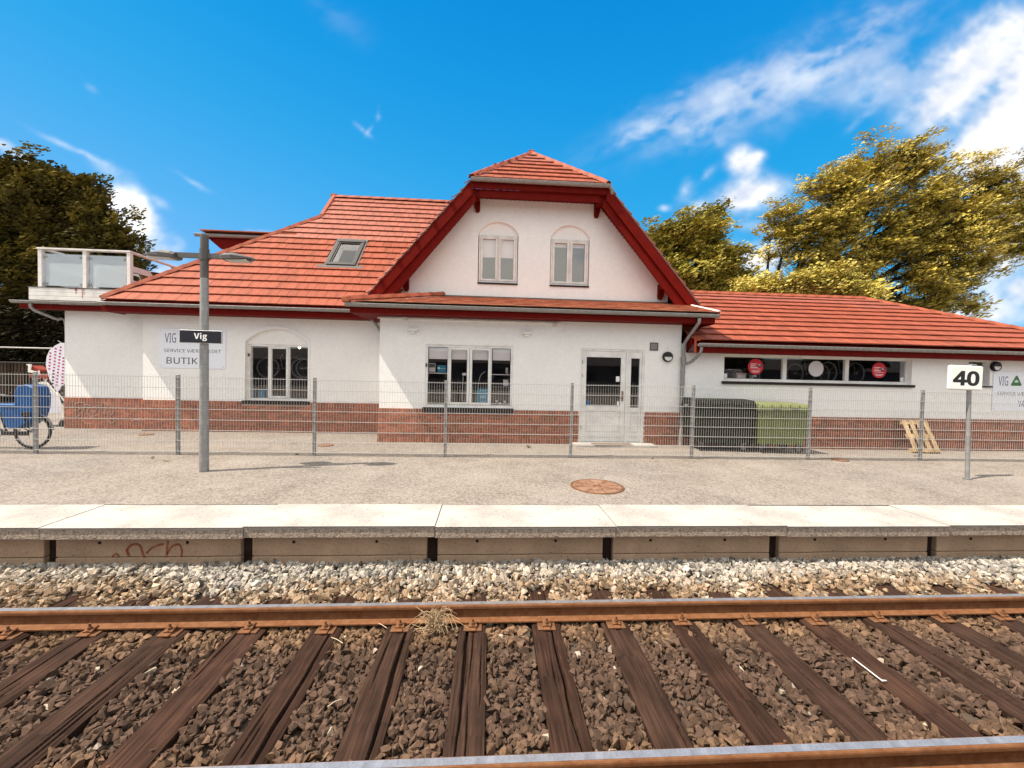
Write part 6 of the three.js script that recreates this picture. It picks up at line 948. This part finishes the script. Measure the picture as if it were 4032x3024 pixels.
tree('broadleaf_tree', 'large wind swept golden green tree rising behind the workshop wing', 17.5, -24, [[3560, 640, 90], [3610, 590, 45], [3440, 690, 110], [3330, 740, 110], [3230, 820, 120], [3700, 740, 130], [3800, 690, 70], [3890, 760, 90], [3970, 690, 55], [4030, 780, 80], [3110, 890, 90], [3030, 965, 60], [3160, 980, 90], [3290, 930, 120], [3420, 850, 140], [3560, 800, 130], [3650, 900, 140], [3790, 880, 110], [3930, 890, 80], [3990, 980, 60], [3480, 990, 120], [3620, 1060, 140], [3760, 1020, 120], [3830, 1090, 90], [3700, 1170, 110], [3560, 1160, 90], [3800, 1190, 60], [3380, 1060, 90], [3260, 1050, 70], [4080, 900, 70]], { seed: 3, density: 22, colors: GOLD, trunk: 0.42, fork: 3.2, gap: 0.47, rad: 0.34, leaves: 46, size: 0.16 });
tree('broadleaf_tree', 'smaller golden green tree with bare twigs standing next to the gable', 9.6, -20, [[2610, 930, 55], [2680, 915, 70], [2790, 890, 60], [2825, 840, 32], [2740, 980, 95], [2640, 1030, 90], [2850, 1030, 80], [2790, 1080, 100], [2880, 1110, 65], [2700, 1120, 100], [2590, 1130, 80]], { seed: 5, density: 26, colors: GOLD.map((c) => [c[0] * 0.8, c[1] * 0.86, c[2] * 0.8]), trunk: 0.24, fork: 2.6, gap: 0.44, rad: 0.32, size: 0.14, bare: [[2700, 960, 2688, 880], [2688, 880, 2692, 835], [2755, 955, 2735, 905]] });
tree('leafy_bush', 'bright golden leafy bush just above the wing ridge', 13.0, -17, [[3300, 1095, 55], [3230, 1120, 60], [3370, 1130, 60], [3150, 1135, 55], [3420, 1155, 45], [3090, 1145, 50], [3010, 1125, 50], [2960, 1150, 45]], { seed: 8, density: 40, colors: [[0.50, 0.41, 0.09], [0.40, 0.34, 0.065], [0.56, 0.46, 0.13]], trunk: 0.12, fork: 2.2, gap: 0.3, size: 0.12, rad: 0.32 });
tree('broadleaf_tree', 'dense dark olive tree rising behind the roof terrace', -18.5, -21, [[90, 715, 85], [150, 690, 60], [220, 760, 95], [320, 790, 85], [30, 800, 90], [140, 850, 110], [270, 880, 110], [390, 860, 75], [440, 930, 70], [360, 980, 100], [470, 1010, 70], [520, 965, 35], [200, 1000, 120], [60, 960, 120], [90, 1110, 130], [240, 1120, 120], [390, 1090, 100], [490, 1080, 55], [60, 1240, 120], [190, 1240, 110], [-60, 850, 130], [-90, 1050, 170], [-80, 1250, 150], [300, 1200, 90], [-40, 720, 80]], { seed: 11, density: 19, colors: OLIVE, trunk: 0.45, fork: 3.5, gap: 0.48, rad: 0.32, leaves: 44, size: 0.16 });
{ // dark evergreen hedge mass below the left tree
  tree('evergreen_hedge', 'dark evergreen hedge under the left tree behind the picket fence', -20, -19.5, [[40, 1330, 90], [150, 1330, 90], [230, 1340, 80], [-60, 1340, 100], [100, 1420, 90], [210, 1420, 80], [0, 1420, 100], [-100, 1430, 110], [290, 1400, 70]], { seed: 14, density: 60, colors: [[0.02, 0.018, 0.008], [0.03, 0.024, 0.008]], trunk: 0.12, fork: 0.8, gap: 0.1, size: 0.13 });
}
// ---------------------------------------------------------------- the other side of the track, mirrored in the windows
{
  const b = thing('opposite_building', 'long low dark building across the track mirrored in the windows', 'building', [0, 0, 22]);
  const dm = mat(0.13, 0.11, 0.11, 0.8, { map: T.stucco }); mesh('wall', bx(-42, 52, 0, 2.7, 0, 6), dm, b); mesh('roof', ext([[-0.4, 2.7], [6.4, 2.7], [3, 4.0]], 95, 0).rotateY(-Math.PI / 2).translate(52.5, 0, 0), mat(0.07, 0.06, 0.06, 0.8), b);
  for (let i = 0; i < 28; i++) { const x = -41 + i * 3.2, w = part('window', b); mesh('frame', bx(x, x + 1.2, 0.9, 2.2, -0.03, -0.001), M.lead, w); mesh('pane', bx(x + 0.07, x + 1.13, 0.97, 2.13, -0.034, -0.031), M.black, w); }
  for (const [x, z, h, s, l] of [[-13, 19, 6, 31, 'tall dark tree behind the photographer beyond the opposite platform'], [22, 17, 6.5, 32, 'broad dark tree in front of the opposite building'], [36, 19, 9, 33, 'tallest dark tree by the far end of the opposite building']]) {
    const g = thing('mirrored_tree', l, 'tree', [x, 0, z]); mesh('trunk', rod([0, 0, 0], [0, h * 0.5, 0], 0.25, 0.15, 8), M.bark, g); const R = rng(s), im = new THREE.InstancedMesh(clump(s, 50, 0.8, 0.4), leafMat(), 700), m = new THREE.Matrix4(), col = new THREE.Color().setRGB(0.06, 0.06, 0.02);
    for (let i = 0; i < 700; i++) { const d = new THREE.Vector3(R() - 0.5, R() - 0.5, R() - 0.5).normalize().multiplyScalar(Math.cbrt(R())); m.makeRotationY(R() * 6).setPosition(d.x * h * 0.42, h * 0.66 + d.y * h * 0.34, d.z * h * 0.42); im.setMatrixAt(i, m); im.setColorAt(i, col); } const c = part('crown', g); c.userData.kind = 'stuff'; im.name = 'leaves'; im.userData.kind = 'stuff'; c.add(im);
  }
}
renderer.render(scene, camera);
